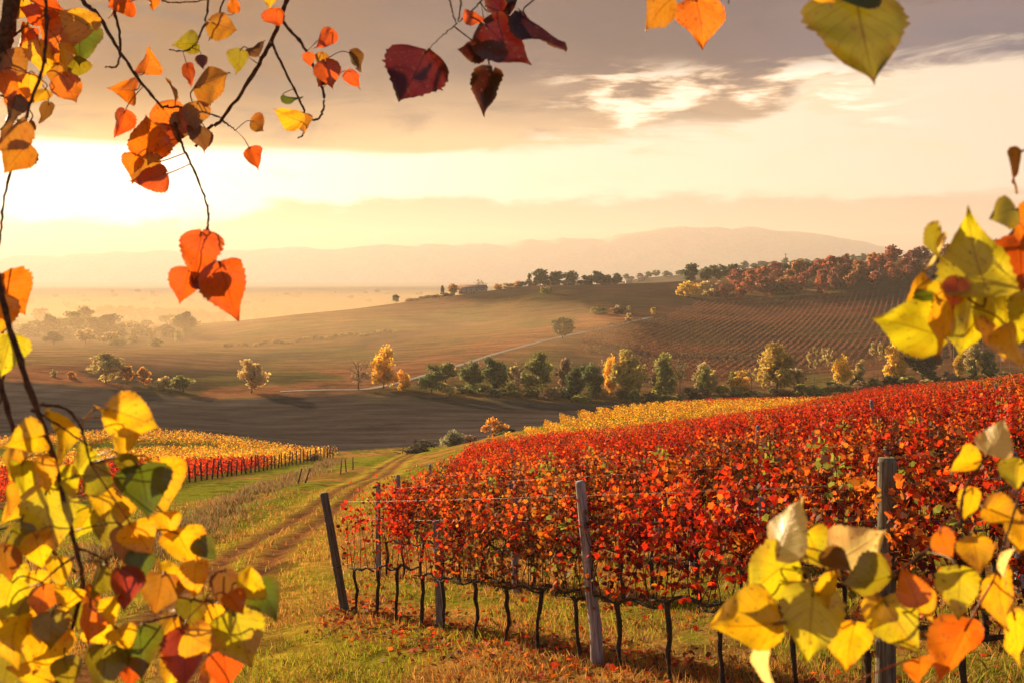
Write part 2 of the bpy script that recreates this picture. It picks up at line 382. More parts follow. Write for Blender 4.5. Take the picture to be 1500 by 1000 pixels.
def ground(x, y):
    x = np.asarray(x, float); y = np.asarray(y, float)
    r = np.hypot(x, y); th = np.arctan2(x, y)
    tc = np.clip(th, -LIM, LIM)
    z = _tps(r * np.sin(tc), r * np.cos(tc))
    wide = np.abs(th) > LIM
    if wide.any():
        zo = _tps(r * np.sin(-tc), r * np.cos(tc)); w = 0.5 * sstep(np.abs(th), LIM, math.pi)
        z = np.where(wide, (1 - w) * z + w * zo, z)
    near = np.clip(1 - r / 260.0, 0, 1)
    z = z + near * 0.10 * (fbm(x * 0.55, y * 0.55, 3, 3) - 0.5) + near * 0.05 * (fbm(x * 2.6, y * 2.6, 9, 2) - 0.5)
    nn = (r < 230) & (x < 10)
    if nn.any():
        s = np.full(z.shape, 99.0); s[nn] = track_dist(x[nn], y[nn])
        rut = np.exp(-((np.abs(s) - 0.8) / 0.30) ** 2) * 0.10
        bank = 0.35 * sstep(-s, 2.2, 4.5)           # low bank on the left of the track
        z = z - rut + np.where(nn, bank * np.clip((r - 15) / 15, 0, 1), 0)
    far = sstep(r, 300, 500) * (1 - sstep(r, 1300, 1800))
    z = z + far * 1.6 * (fbm(x * 0.012, y * 0.012, 21, 3) - 0.5)
    return z
def gz(x, y): return float(ground(np.array([x]), np.array([y]))[0])
def at(px, d): return ((px - 750) / F * d, d)
def pxof(x, y): return 750 + F * x / y

def seg(px, table):
    xs, ys = zip(*table); return np.interp(px, xs, ys)
FIELD_TOP = [(-600, 345), (0, 330), (150, 325), (290, 311), (540, 316), (700, 312), (880, 318)]
FIELD_LOW = [(-600, 235), (0, 203), (250, 199), (480, 196), (500, 205), (560, 213), (660, 207), (700, 200), (760, 172), (880, 200)]

def terrain():
    a = np.concatenate([np.linspace(-180, -60, 24, endpoint=False), np.linspace(-60, -29, 60, endpoint=False),
                        np.linspace(-29, 29, 540, endpoint=False), np.linspace(29, 60, 60, endpoint=False), np.linspace(60, 180, 24, endpoint=False)])
    th = np.radians(a); r = np.exp(np.linspace(math.log(0.8), math.log(10200), 500))
    TH, RR = np.meshgrid(th, r); Xg = RR * np.sin(TH); Yg = RR * np.cos(TH)
    Zg = ground(Xg, Yg); nr, na = Xg.shape
    x, y, z = Xg.ravel(), Yg.ravel(), Zg.ravel()
    V = np.stack([x, y, z], 1); rr = np.hypot(x, y)
    ya = np.maximum(y, 1e-3); px = np.where(y > 0.5, 750 + F * x / ya, np.where(x > 0, 9000, -9000))
    # ---- colours of the ground itself
    s = np.full(len(x), 99.0); k = (rr < 240) & (x < 15); s[k] = track_dist(x[k], y[k])
    n_a = fbm(x * 0.35, y * 0.35, 31, 4); n_b = fbm(x * 1.6, y * 1.6, 41, 3); n_c = fbm(x * 0.06, y * 0.06, 51, 3)
    straw = np.array([0.44, 0.255, 0.065]); dirt = np.array([0.29, 0.145, 0.060]); green = np.array([0.24, 0.27, 0.024]); rust = np.array([0.32, 0.145, 0.045])
    w = sstep(n_a + 0.4 * (n_b - 0.5), 0.42, 0.62)[:, None]
    c = straw * (1 - w) + rust * w
    gmask = sstep(n_a * 0.6 + n_b * 0.4, 0.50, 0.62) * 0.6
    gmask = np.maximum(gmask, np.where((x < -11) | (y > 70), sstep(n_c + 0.5 * (n_a - 0.5), 0.36, 0.55) * 0.95, 0))
    # green strip between the first rows
    perp = (x + 2.94) * 0.851 + (y - 17.5) * 0.525
    gmask = np.maximum(gmask, sstep(np.abs(perp - 1.6), 1.0, 0.2) * sstep(n_b, 0.35, 0.6) * 0.8)
    gmask = np.maximum(gmask, sstep(np.abs(perp + 1.5), 1.1, 0.3) * sstep(n_a, 0.38, 0.55) * 0.8 * sstep(y, 9, 12))
    gm = gmask[:, None]; c = c * (1 - gm) + green * gm
    tr = np.exp(-((np.abs(s) - 0.85) / 0.56) ** 2)[:, None]; mid = 0 * tr; vg = (sstep(np.abs(s), 3.2, 2.0) * 0.75)[:, None]; c = c * (1 - vg) + np.array([0.44, 0.31, 0.05]) * vg
    c = c * (1 - tr) + (np.array([0.25, 0.115, 0.048]) * (1 - mid) + straw * 1.25 * mid) * tr
    edge = np.exp(-((np.abs(s) - 2.1) / 0.5) ** 2)[:, None]
    c = c * (1 - 0.7 * edge) + np.array([0.50, 0.40, 0.045]) * 0.7 * edge
    dk = (sstep(fbm(x * 0.8, y * 0.8, 61, 3), 0.56, 0.7) * 0.5)[:, None]; c = c * (1 - dk) + np.array([0.06, 0.034, 0.02]) * dk
    # ploughed field
    fur = 0.5 + 0.5 * np.sin((y * 1.0 + x * 0.10 + 3 * fbm(x * 0.02, y * 0.02, 5, 2)) * 0.9)
    fc = np.array([0.080, 0.066, 0.062])[None] * (0.45 + 1.1 * fbm(x * 0.012, y * 0.09, 71, 5)[:, None]) * (0.85 + 0.3 * fur[:, None])
    ftop = seg(px, FIELD_TOP); flow = seg(px, FIELD_LOW)
    fm = (sstep(y, flow - 2, flow + 2) * sstep(y, ftop + 2, ftop - 2) * (px < 905))[:, None]
    fc = fc + np.array([0.022, 0.026, 0.004]) * (sstep(y, ftop - 28, ftop - 8) * sstep(fbm(x * .03, y * .06, 78, 3), .4, .6))[:, None]
    c = c * (1 - fm) + fc * fm
    # far hillside
    hn = fbm(x * 0.014, y * 0.007, 81, 5); hb = fbm(x * 0.035, y * 0.016, 91, 5); hc = fbm(x * 0.004, y * 0.006, 95, 3)
    olive = np.array([0.185, 0.150, 0.050]); pink = np.array([0.38, 0.175, 0.080]); drk = np.array([0.095, 0.068, 0.040])
    h = olive * np.ones((len(x), 1)); t1 = sstep(hn, 0.44, 0.56)[:, None]; h = h * (1 - t1) + drk * t1
    roadside = np.exp(-((y - seg(px, [(290, 330), (600, 400), (720, 490), (955, 690)])) / 45) ** 2)
    t2 = np.clip(sstep(hb, 0.44, 0.56) * (0.40 + 0.9 * roadside), 0, 1)[:, None]; h = h * (1 - t2) + pink * t2
    vy = ((px > 1000 - (y - 420) * 0.35) & (y > 420) & (y < 735))[:, None] * 0.6
    h = h * (1 - vy) + np.array([0.065, 0.045, 0.036]) * vy
    up = (sstep(y, 640, 760) * sstep(px, 740, 860) * (px < 1000))[:, None] * 0.75; h = h * (1 - up) + np.array([0.075, 0.042, 0.030]) * up
    hm = np.where(px < 905, sstep(y, ftop - 2, ftop + 3), sstep(y, 170, 250))[:, None]
    c = c * (1 - hm) + h * hm
    # plain
    pn = fbm(x * 0.006, y * 0.003, 101, 3)
    pc = np.array([0.17, 0.13, 0.07]) * (0.7 + 0.6 * pn[:, None]); pm = np.maximum(sstep(rr, 950, 1150), np.where(px < 270, sstep(y, 560, 700), 0))[:, None]
    c = c * (1 - pm) + pc * pm
    # ---- faces and their zones
    i = np.arange(nr - 1)[:, None]; j = np.arange(na)[None]; jj = (j + 1) % na
    q = np.stack([i * na + j, (i + 1) * na + j, (i + 1) * na + jj, i * na + jj], -1).reshape(-1, 4)[:, ::-1]
    fx = V[q].mean(1); fpx = px[q].mean(1) if True else None
    fy = fx[:, 1]; frr = np.hypot(fx[:, 0], fx[:, 1]); fs = s[q].mean(1)
    T_ = seg(fpx, FIELD_TOP); L_ = seg(fpx, FIELD_LOW)
    zone = np.zeros(len(q), int)
    zone[(np.abs(fs) < 1.5) & (frr < 200) & (fy > 3)] = 1
    zone[(fy > L_) & (fpx < 905) & (fy < 360)] = 2
    zone[((fpx < 905) & (fy > T_)) | ((fpx >= 905) & (fy > 210))] = 3
    zone[(frr > 1050) | ((fpx < 270) & (fy > 630))] = 4
    for zi, (nm, mt) in enumerate([('ground', M_GROUND), ('dirt_track', M_GROUND), ('ploughed_field', M_FIELD), ('hillside', M_HILL), ('plain', M_PLAIN)]):
        qq = q[zone == zi]; u, invx = np.unique(qq, return_inverse=True)
        mb = MB().add(V[u], invx.reshape(qq.shape), c[u])
        o = link(nm, mb.mesh(nm, mt, True)); o['kind'] = 'structure'
        o['label'] = {'ground': 'grassy hillside under the vines and along the track', 'dirt_track': 'rutted brown dirt track beside the red vineyard',
                      'ploughed_field': 'dark bare ploughed field in the valley', 'hillside': 'brown and olive hillside across the valley', 'plain': 'misty valley floor and plain'}[nm]
    # closes the little hole under the camera
    u = np.arange(na); mb = MB().add(np.vstack([V[:na], [[0, 0, V[:na, 2].mean()]]]), np.stack([u, np.full(na, na), (u + 1) % na], 1)[:, ::-1], np.tile(c[:na].mean(0), (na + 1, 1)))
    o = link('ground', mb.mesh('ground_middle', M_GROUND, True)); o['kind'] = 'structure'
terrain()

def ribbon(name, pts, width, mat, lift, label):
    P = curve(pts, 160); T = np.gradient(P, axis=0); T /= np.linalg.norm(T, axis=1)[:, None]
    Nn = np.stack([-T[:, 1], T[:, 0]], 1); V = []
    for w in (-0.5, -0.17, 0.17, 0.5):
        q = P + Nn * w * width * (0.85 + 0.3 * vnoise(np.arange(160) * 0.2, np.zeros(160), 4))[:, None]; V.append(np.column_stack([q, ground(q[:, 0], q[:, 1]) + lift - abs(w) * 0.3]))
    V = np.stack(V, 1); n = len(P); i = np.arange(n - 1)[:, None] * 4; j = np.arange(3)[None]
    f = np.stack([i + j, i + 4 + j, i + 5 + j, i + 1 + j], -1).reshape(-1, 4)
    o = link(name, MB().add(V.reshape(-1, 3), f).mesh(name, mat, True)); o['kind'] = 'structure'; o['label'] = label; return o
ribbon('road', [at(410, 326), at(480, 331), at(540, 335), at(600, 362), at(660, 405), at(720, 450), at(790, 500), at(830, 525), at(890, 570), at(955, 640)], 3.0, M_ROAD, 0.30, 'pale gravel lane climbing the far hillside')

# ------------------------------------------------------------------ distant mountains
def mountains(name, d, sil, depth, col, label, seed):
    n = 260; px = np.linspace(-700, 2200, n); top = seg(px, sil)
    H = (HOR - top) / F * d + (fbm(px * 0.03, px * 0 + seed, seed, 5) - 0.5) * d * 0.008
    xs = (px - 750) / F * d; V = []; K = 14
    for k in range(K):
        t = k / (K - 1)                               # 0 foot in front .. 1 foot behind
        prof = np.sin(np.pi * t) ** 0.8
        nz = (fbm(xs * 0.0015 + 9, np.full(n, t * 5.0 + seed), seed + 3, 4) - 0.5) * 0.35 * np.sin(np.pi * t) * (abs(t - 0.5) > 0.02)
        z = -100 + (H + 100) * prof * (1 + nz * (1 - np.exp(-((t - 0.5) / 0.12) ** 2)))
        V.append(np.column_stack([xs, np.full(n, d + (t - 0.5) * depth), z]))
    V = np.stack(V, 0); i = np.arange(K - 1)[:, None] * n; j = np.arange(n - 1)[None]
    f = np.stack([i + j, i + j + 1, i + n + j + 1, i + n + j], -1).reshape(-1, 4)
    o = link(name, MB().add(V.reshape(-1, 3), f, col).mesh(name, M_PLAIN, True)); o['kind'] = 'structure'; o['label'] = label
mountains('mountains', 9400, [(-700, 388), (0, 376), (330, 366), (600, 361), (740, 356), (772, 350), (815, 348), (850, 352), (880, 349), (905, 342), (1000, 334), (1090, 332), (1180, 338), (1240, 349), (1290, 362), (1350, 376), (2200, 402)], 1300, (0.52, 0.47, 0.41), 'faint mountain ridge on the hazy horizon', 3)  # pale rock colour also has some of the haze's brightening put into it

# ------------------------------------------------------------------ vineyard
PAL = dict(red=(0.46, 0.022, 0.006), bright=(0.74, 0.058, 0.010), orange=(0.58, 0.13, 0.012), amber=(0.62, 0.23, 0.018), yellow=(0.74, 0.46, 0.04),
           brown=(0.15, 0.045, 0.016), maroon=(0.11, 0.010, 0.010), tan=(0.30, 0.16, 0.06), green=(0.17, 0.19, 0.03))
MIX = {'red': [('bright', 4.6), ('red', 5), ('orange', 1.2), ('maroon', 2.0), ('brown', 1.2)],
       'flame': [('bright', 4), ('red', 4), ('orange', 1.7), ('amber', .2), ('brown', 2.2), ('maroon', 1.6)],
       'rust': [('red', 1.2), ('orange', 3.6), ('brown', 3.6), ('amber', 1.3), ('tan', 1.0), ('bright', .7), ('green', .5)],
       'dry': [('brown', 3.4), ('tan', 2.0), ('orange', 2.6), ('amber', 1.3), ('green', 1.2), ('red', .8)],
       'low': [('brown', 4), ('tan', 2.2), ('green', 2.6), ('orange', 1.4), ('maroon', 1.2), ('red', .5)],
       'gold': [('yellow', 6), ('amber', 4), ('orange', 1.0), ('tan', .8), ('green', .6)]}
def pick(mix, n, r):
    nm, w = zip(*MIX[mix]); w = np.array(w) / sum(w)
    c = np.array([PAL[k] for k in nm])[r.choice(len(nm), n, p=w)]
    return c * r.uniform(0.5, 1.25, (n, 1)) * r.uniform(0.93, 1.07, (n, 3))
LOBED = [(0.0, -0.28), (0.30, -0.52), (0.62, -0.30), (0.56, -0.05), (0.92, 0.16), (0.55, 0.34), (0.42, 0.66), (0.0, 1.0),
         (-0.42, 0.66), (-0.55, 0.34), (-0.92, 0.16), (-0.56, -0.05), (-0.62, -0.30), (-0.30, -0.52)]
KITE = [(0, -0.5), (0.62, -0.1), (0.45, 0.45), (0, 0.9), (-0.5, 0.4), (-0.62, -0.1)]
UD = np.array([-0.525, 0.851]); VD = np.array([0.851, 0.525]); P0 = np.array([-2.94, 17.5])
SLOPE_U = -0.16 * UD[1] + 0.14 * UD[0]

def shoots(r, n_shoot, z0, top, spread, reach=0.42):
    out_ = []
    for k in range(n_shoot):
        s = -reach + 2 * reach * (k + r.uniform(0.1, 0.9)) / n_shoot
        h = top * r.uniform(0.74, 1.08); lean_s = r.normal(0, 0.16); lean_w = r.normal(0, spread)
        t = np.linspace(0, 1, 7); wob = r.normal(0, 0.035, (7, 2)).cumsum(0) * 0.6
        z = z0 + (h - z0) * t; 
        if r.random() < 0.35: z = z - (t ** 3) * r.uniform(0.1, 0.5)
        ss = s + lean_s * t + wob[:, 0]; ww = lean_w * t * (1.2 if r.random() < .3 else .8) + wob[:, 1] * 0.8
        out_.append((ss, ww, z))
    return out_
def to_world(ss, ww, z):
    return np.stack([ss * UD[0] + ww * VD[0], ss * UD[1] + ww * VD[1], z + ss * SLOPE_U], -1)

def vine_leaf_set(r, sh, per, mix, sz):
    C = []; 
    for ss, ww, z in sh:
        t = np.sort(r.beta(1.6, 0.92, per)); u = np.linspace(0, 1, len(ss))
        p = np.stack([np.interp(t, u, ss), np.interp(t, u, ww), np.interp(t, u, z)], 1)
        p += r.normal(0, 1, (per, 3)) * [0.06, 0.085, 0.05]; C.append(p)
    so = r.uniform(0, 90)
    C = np.concatenate(C); keep = r.random(len(C)) < sstep(vnoise(C[:, 0] * 4.2 + so, C[:, 2] * 4.2 + 3 * C[:, 1], 5), 0.22, 0.55) + 0.08
    sid = np.repeat(np.arange(len(sh)), per)[keep]; C = C[keep]; n = len(C)
    nor = r.normal(0, 1, (n, 3)); nor[:, 2] = np.abs(nor[:, 2]) * 0.7 + 0.2
    tip = r.normal(0, 0.7, (n, 3)); tip[:, 2] -= 0.9
    # shoot-sized patches of one colour
    col = pick(mix, n, r); dom = pick(mix, len(sh), r)[sid]; q = r.random(n) < 0.68; col[q] = dom[q] * r.uniform(0.7, 1.2, (q.sum(), 1))
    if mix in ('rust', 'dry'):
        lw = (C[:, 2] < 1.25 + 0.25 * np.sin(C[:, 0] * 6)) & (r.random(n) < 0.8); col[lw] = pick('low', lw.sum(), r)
    return to_world(C[:, 0], C[:, 1], C[:, 2]), nor, tip, sz * r.uniform(0.6, 1.25, n), col

def vine_variant(mix, seed, top=2.0, dense=1.0, sparse=False):
    r = np.random.default_rng(seed)
    h = 0.80 + r.normal(0, 0.03); k = np.linspace(0, 1, 8)
    wob = np.cumsum(r.normal(0, 0.016, (8, 2)), 0); wob -= wob[0]
    tr = MB(); tr.tube(to_world(wob[:, 0] - 0.02 * np.sin(3 * k), wob[:, 1], k * h - 0.12 * (1 - k)), np.interp(k, [0, .1, 1], [0.037, 0.023, 0.028]) * r.uniform(0.75, 1.3, 8), 7)
    hd = np.array([wob[-1, 0], wob[-1, 1], h])
    cd = MB(); s = np.linspace(0, 0.86, 9); zz = h + 0.03 * np.sin(s * 9 + r.uniform(0, 6)) + 0.02
    zz[0] = h - 0.03
    cd.tube(to_world(hd[0] - s, wob[-1, 1] * (1 - s) + 0.015 * np.sin(s * 7), zz), np.linspace(0.022, 0.012, 9) * r.uniform(0.9, 1.25, 9), 6)
    s2 = np.linspace(0, 0.25, 4); cd.tube(to_world(hd[0] + s2, hd[1] + 0 * s2, h - 0.01 + 0.02 * s2), np.linspace(0.017, 0.008, 4), 5)
    sh = shoots(r, int(8 * dense), h, top, 0.13); sb = MB()
    for a, b, c in sh: sb.tube(to_world(a, b, c), np.linspace(0.006, 0.0025, len(a)), 4, cap=False)
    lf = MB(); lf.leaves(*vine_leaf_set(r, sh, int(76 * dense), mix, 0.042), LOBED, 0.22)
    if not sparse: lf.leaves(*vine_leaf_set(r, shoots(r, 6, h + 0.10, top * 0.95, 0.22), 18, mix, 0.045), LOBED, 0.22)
    return [('trunk', tr.mesh('vine_trunk', M_VBARK, True)), ('cordon', cd.mesh('vine_cordon', M_VBARK, True)),
            ('shoots', sb.mesh('vine_shoots', M_VBARK, True)), ('foliage', lf.mesh('vine_foliage', M_VINE))]
VAR = {}
for mi, mx in enumerate(('red', 'flame', 'rust', 'dry')):
    VAR[mx] = [vine_variant(mx, 100 + mi * 10 + k, 2.02, 1.0 if mx != 'dry' else 0.9) for k in range(4)]

VAR['sparse'] = [vine_variant('red', 170 + k, 2.05, 0.62, True) for k in range(4)]
# where vines stand
RED_FAR = [(-200, 60), (600, 66), (690, 72), (870, 92), (1080, 112), (1300, 104), (1500, 97), (1900, 95)]
YEL_FAR = [(690, 84), (740, 96), (830, 130), (950, 150), (1100, 162), (1300, 160), (1900, 160)]
red_sites, yel_sites, post_sites = [], [], []
for k in range(0, 70):
    base = P0 + VD * 2.35 * k
    s_end = (base[0] + 2.95 + 0.002 * (base[1] - 17)) / 0.525 + rng.normal(0, 0.15) if k else 0.0
    s = s_end - 0.45; j = 0
    while s > -90:
        p = base + UD * s
        if p[1] > 2.5:
            px = pxof(*p)
            if 300 < px < 1720 and p[1] < seg(px, RED_FAR): red_sites.append((p[0], p[1], k, j, px))
        s -= 0.82; j += 1
    if k:
        s = s_end
        while s > -90:
            p = base + UD * s
            if p[1] > 4:
                px = pxof(*p)
                if 300 < px < 1600 and p[1] < seg(px, RED_FAR) and p[1] < 75: post_sites.append((p[0], p[1], k))
            s -= 5.74
YD = np.array([-0.10, 0.995])
for k in range(-12, 60):
    base = np.array([0.0, 90.0]) + np.array([3.3 * k, 0.0])
    for t in np.arange(-40, 90, 0.8):
        p = base + YD * t; px = pxof(*p)
        if 690 < px < 1500 and seg(px, RED_FAR) + 3.0 < p[1] < seg(px, YEL_FAR): yel_sites.append((p[0], p[1], px))
red_sites.sort(key=lambda a: math.hypot(a[0], a[1]))
inview = [a for a in red_sites if 380 < a[4] < 1545]
near = set(id(a) for a in inview[:300])

def vine_mix(x, y, k, px):
    n = float(fbm(np.array([x * 0.16]), np.array([y * 0.16]), 5, 3)[0])
    if k <= 1:
        if px < 615: return 'red'
        if px < 690: return 'flame' if n > 0.45 else 'rust'
        if px < 900: return 'rust' if (n > 0.52 or k == 1) else 'dry'
        if px < 1130: return 'flame' if n > 0.42 else 'red'
        return 'rust' if n > 0.45 else 'flame'
    if k <= 3 and 720 < px < 900: return 'flame' if n > .48 else 'rust'
    if px > 1380 and n > 0.56: return 'rust'
    return 'red' if n > 0.48 else ('flame' if n > 0.38 else 'rust')
ORD = ['first', 'second', 'third', 'fourth', 'fifth', 'sixth', 'seventh', 'eighth', 'ninth', 'tenth', 'eleventh', 'twelfth', 'thirteenth', 'fourteenth', 'fifteenth', 'sixteenth', 'seventeenth', 'eighteenth', 'nineteenth', 'twentieth',
       'twenty-first', 'twenty-second', 'twenty-third', 'twenty-fourth', 'twenty-fifth', 'twenty-sixth', 'twenty-seventh', 'twenty-eighth', 'twenty-ninth', 'thirtieth']
LOOK = {'red': 'red-leaved grapevine', 'flame': 'red and orange grapevine', 'rust': 'orange and brown grapevine', 'dry': 'dry brown-leaved grapevine'}
cntv = {}
rest = []
for a in red_sites:
    x, y, k, j, px = a
    if id(a) not in near:
        rest.append(a); continue
    mx = vine_mix(x, y, k, px); cntv[mx] = cntv.get(mx, 0) + 1
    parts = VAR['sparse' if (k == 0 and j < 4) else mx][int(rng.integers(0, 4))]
    if k == 0:
        lab = f"{LOOK[mx]} in nearest row, {ORD[min(j, 29)]} right of the leaning end post"; grp = 'vines of the nearest row'
    else:
        row = 'second row' if k == 1 else ('third row' if k == 2 else ('fourth row' if k == 3 else 'rows behind the fourth'))
        lab = f"{LOOK[mx]} in the {row} of the red vineyard"; grp = f"{LOOK[mx]}s of the {row}"
    e = empty('grapevine', (x, y, gz(x, y)), lab, 'grapevine', grp)
    sc_ = rng.uniform(0.93, 1.06); e.scale = (1, 1, sc_)
    for nm, me in parts: link(nm, me, e)

def cheap_vines(sites, mixes, top, nleaf, sz, z0=0.7, spread=0.16, reach=0.5, along_y=False):
    lf = MB(); C = []; N = []; T = []; S = []; K = []; r = np.random.default_rng(77)
    xs = np.array([s[0] for s in sites]); ys = np.array([s[1] for s in sites]); zs = ground(xs, ys)
    for i, s in enumerate(sites):
        n = nleaf; a = r.uniform(-reach, reach, n); b = r.normal(0, spread, n); t = r.beta(1.3, 1.1, n)
        hh = top * (0.88 + 0.16 * np.sin(a * 9 + i * 1.7) * 0.6 + 0.1 * r.random())
        z = z0 + (hh - z0) * t
        if not along_y:
            kp = r.random(n) < sstep(vnoise(a * 3.2 + i * 7.3, z * 3.2 + i * 1.9, 6), 0.2, 0.55) + 0.1; a, b, z = a[kp], b[kp], z[kp]; n = len(a)
        C.append((np.stack([b - 0.1 * a, a, z - 0.13 * a], -1) if along_y else to_world(a, b, z)) + [xs[i], ys[i], zs[i]])
        cc = pick(mixes[i], n, r); dm = pick(mixes[i], 5, r)[((a / reach + 1) * 2.49).clip(0, 4).astype(int)]; qq = r.random(n) < 0.65
        cc[qq] = dm[qq] * r.uniform(0.6, 1.2, (qq.sum(), 1)); K.append(cc)
    C = np.concatenate(C); n = len(C)
    nor = r.normal(0, 1, (n, 3)); nor[:, 2] = np.abs(nor[:, 2]) * 0.7 + 0.2
    tip = r.normal(0, 0.7, (n, 3)); tip[:, 2] -= 0.9
    return lf.leaves(C, nor, tip, sz * r.uniform(0.6, 1.3, n), np.concatenate(K), KITE, 0.2)
lf = cheap_vines(rest, [vine_mix(a[0], a[1], a[2], a[4]) for a in rest], 2.02, 430, 0.057)
o = link('vine_rows', lf.mesh('vine_rows', M_FAR)); tag(o, 'red vineyard rows running on to the crest behind the nearer vines', 'vineyard', kind='stuff')
lf = cheap_vines(yel_sites, ['gold' if not (a[2] > 1000 and a[1] > 147 + (1100 - a[2]) * 0.03) else 'red' for a in yel_sites], 1.5, 80, 0.10, 0.25, 0.13, 0.45, True)
o = link('yellow_vine_rows', lf.mesh('yellow_vine_rows', M_FAR)); tag(o, 'golden yellow vine rows dropping away behind the red vineyard crest', 'vineyard', kind='stuff')

# block of vines at the left: red rows in front, yellow behind
ROW = np.array([-0.78, -0.626]); rowp = np.array([-0.626, 0.78])
lsites, lmix = [], []
left_posts = []
for i in range(0, 46):
    t = i / 45.0; yy = 84 + t * 98; ex = float(np.interp(yy, [84, 97, 120, 150, 182], [-31.0, -33.2, -34.0, -34.0, -32.2]))
    left_posts.append((ex + 0.5, yy, i))
    for j in range(0, 62):
        p = np.array([ex, yy]) + ROW * (0.9 * j + 0.3)
        if p[1] < 45 or p[0] / p[1] < -0.60: break
        lsites.append((p[0], p[1])); lmix.append('red' if yy < 143 else 'gold')
for yy in np.arange(184, 200, 2.4):
    for x in np.arange(-112, -33 - (yy - 184) * 1.5, 1.0): lsites.append((x, yy - (x + 40) * -0.03)); lmix.append('gold')
for i in range(46):                                     # yellow rows that start behind the last red row
    pass
lf = cheap_vines(lsites, lmix, 2.0, 46, 0.17, 0.3, 0.25, 0.55)
o = link('left_vine_rows', lf.mesh('left_vine_rows', M_FAR)); o.name = 'vine_rows'
tag(o, 'block of red and yellow vine rows left of the grassy strip', 'vineyard', kind='stuff')

# posts
def post_mesh(h, r0, r1, seed, wires=True):
    r = np.random.default_rng(seed); z = np.array([-0.35, 0, 0.4, 0.9, 1.4, h - 0.03, h]); n = len(z)
    mb = MB(); rad = np.interp(z, [0, h], [r0, r1]) * r.uniform(0.95, 1.05, n); rad[-1] *= 0.86
    mb.tube(np.column_stack([r.normal(0, 0.006, n), r.normal(0, 0.006, n), z]), rad, 12)
    return mb.mesh('post_wood', M_POST, True)
def add_post(x, y, h, r0, r1, lean, label, group, col=(1, 1, 1, 1), seed=1, name='vineyard_post', wires=(0.82, 1.2, 1.6)):
    e = empty(name, (x, y, gz(x, y)), label, 'post', group); e.rotation_euler = (R(lean[0]), R(lean[1]), R(random.uniform(0, 20) - 10))
    w = link('shaft', post_mesh(h, r0, r1, seed), e); w.color = col
    for wz in wires:
        th = np.linspace(0, 2 * np.pi, 13); rr = np.interp(wz, [0, h], [r0, r1]) * 1.08 + 0.002
        link('wire_loop', MB().tube(np.column_stack([rr * np.cos(th), rr * np.sin(th), wz + 0.01 * np.cos(th)]), 0.0022, 5, cap=False).mesh('wire_loop', M_WIRE, True), e)
    return e
add_post(-2.94, 17.5, 2.12, 0.078, 0.072, (2, -9.5), 'dark wooden end post leaning left at the near end of the front row', 'posts of the nearest row', (0.55, 0.5, 0.45, 1), 1)
add_post(-1.06, 14.84, 1.6, 0.07, 0.065, (0, -2), 'grey post half hidden by red leaves, between the end post and the pale leaning post', 'posts of the nearest row', (0.9, 0.85, 0.9, 1), 2)
add_post(0.97, 11.3, 2.10, 0.074, 0.056, (1, -5.5), 'pale grey weathered post leaning left in the middle of the front row', 'posts of the nearest row', (1.5, 1.4, 1.55, 1), 3)
add_post(2.94, 7.85, 2.13, 0.078, 0.074, (0, 0.4), 'thick round upright post nearest the camera, behind the yellow leaves', 'posts of the nearest row', (0.75, 0.7, 0.55, 1), 4)
for i, (x, y, k) in enumerate(post_sites):
    row = 'second' if k == 1 else ('third' if k == 2 else ('fourth' if k == 3 else 'far'))
    add_post(x, y, (rng.uniform(2.0, 2.15) if i % 8 == 3 or (k == 1 and y > 20) else rng.uniform(1.5, 1.7)), 0.06, 0.055, (rng.normal(0, 2), rng.normal(0, 2.5)), 
             'grey wooden post among the leaves of the second vine row' if k == 1 else 'grey post standing among the red vines behind the second row',
             'posts of the second row' if k == 1 else 'posts among the rear red rows', (1.2, 1.15, 1.35, 1), 10 + i % 6, wires=())
for x, y, i in left_posts:
    if i > 43: continue
    if pxof(x, y) < 240: continue
    e = empty('row_end_post', (x, y, gz(x, y)), 'dark row-end post in front of the left vine block', 'post', 'row-end posts of the left vineyard')
    e.rotation_euler = (R(rng.normal(0, 3)), R(rng.normal(0, 4)), 0)
    w = link('shaft', post_mesh(rng.uniform(1.7, 2.3), 0.10, 0.09, 10 + i % 6), e); w.color = (0.28, 0.24, 0.22, 1)
for i, (px, d, h, lean, lab) in enumerate([(436, 84, 1.1, 14, 'short dark stake leaning right by the dry weeds, lower left of the pair'), (447, 88, 1.15, 18, 'short dark stake leaning right by the dry weeds, upper right of the pair'),
                                  (499, 104, 1.3, 4, 'short dark stake beside the grassy strip, leftmost of three'), (507, 107, 1.25, -4, 'short dark stake beside the grassy strip, middle of three'), (517, 111, 1.3, 0, 'short dark stake beside the grassy strip, rightmost of three')]):
    x, y = at(px, d); e = empty('stake', (x, y, gz(x, y)), lab, 'stake', 'stakes along the grassy strip'); e.rotation_euler = (0, R(lean), 0)
    w = link('shaft', post_mesh(h, 0.07, 0.06, 20 + i), e); w.color = (0.28, 0.24, 0.22, 1)

# trellis wires of the first rows
for k in range(0, 3):
    base = P0 + VD * 2.35 * k; s_end = 0.0 if k == 0 else (base[0] + 2.95) / 0.525
    e = empty('trellis', (base[0], base[1], gz(*base)), f"thin wires strung along the {['nearest', 'second', 'third'][k]} vine row", 'wires', 'trellis wires')
    for h in (0.82, 1.22, 1.62, 1.92):
        S = np.linspace(s_end, s_end - 14.5, 40); p = base[None] + S[:, None] * UD[None]
        zz = ground(p[:, 0], p[:, 1]); zz = np.polyval(np.polyfit(S, zz, 2), S) + h
        P3 = np.column_stack([p, zz]) - np.array([base[0], base[1], e.location.z])
        link('wire', MB().tube(P3, 0.0016, 5).mesh('wire', M_WIRE, True), e)

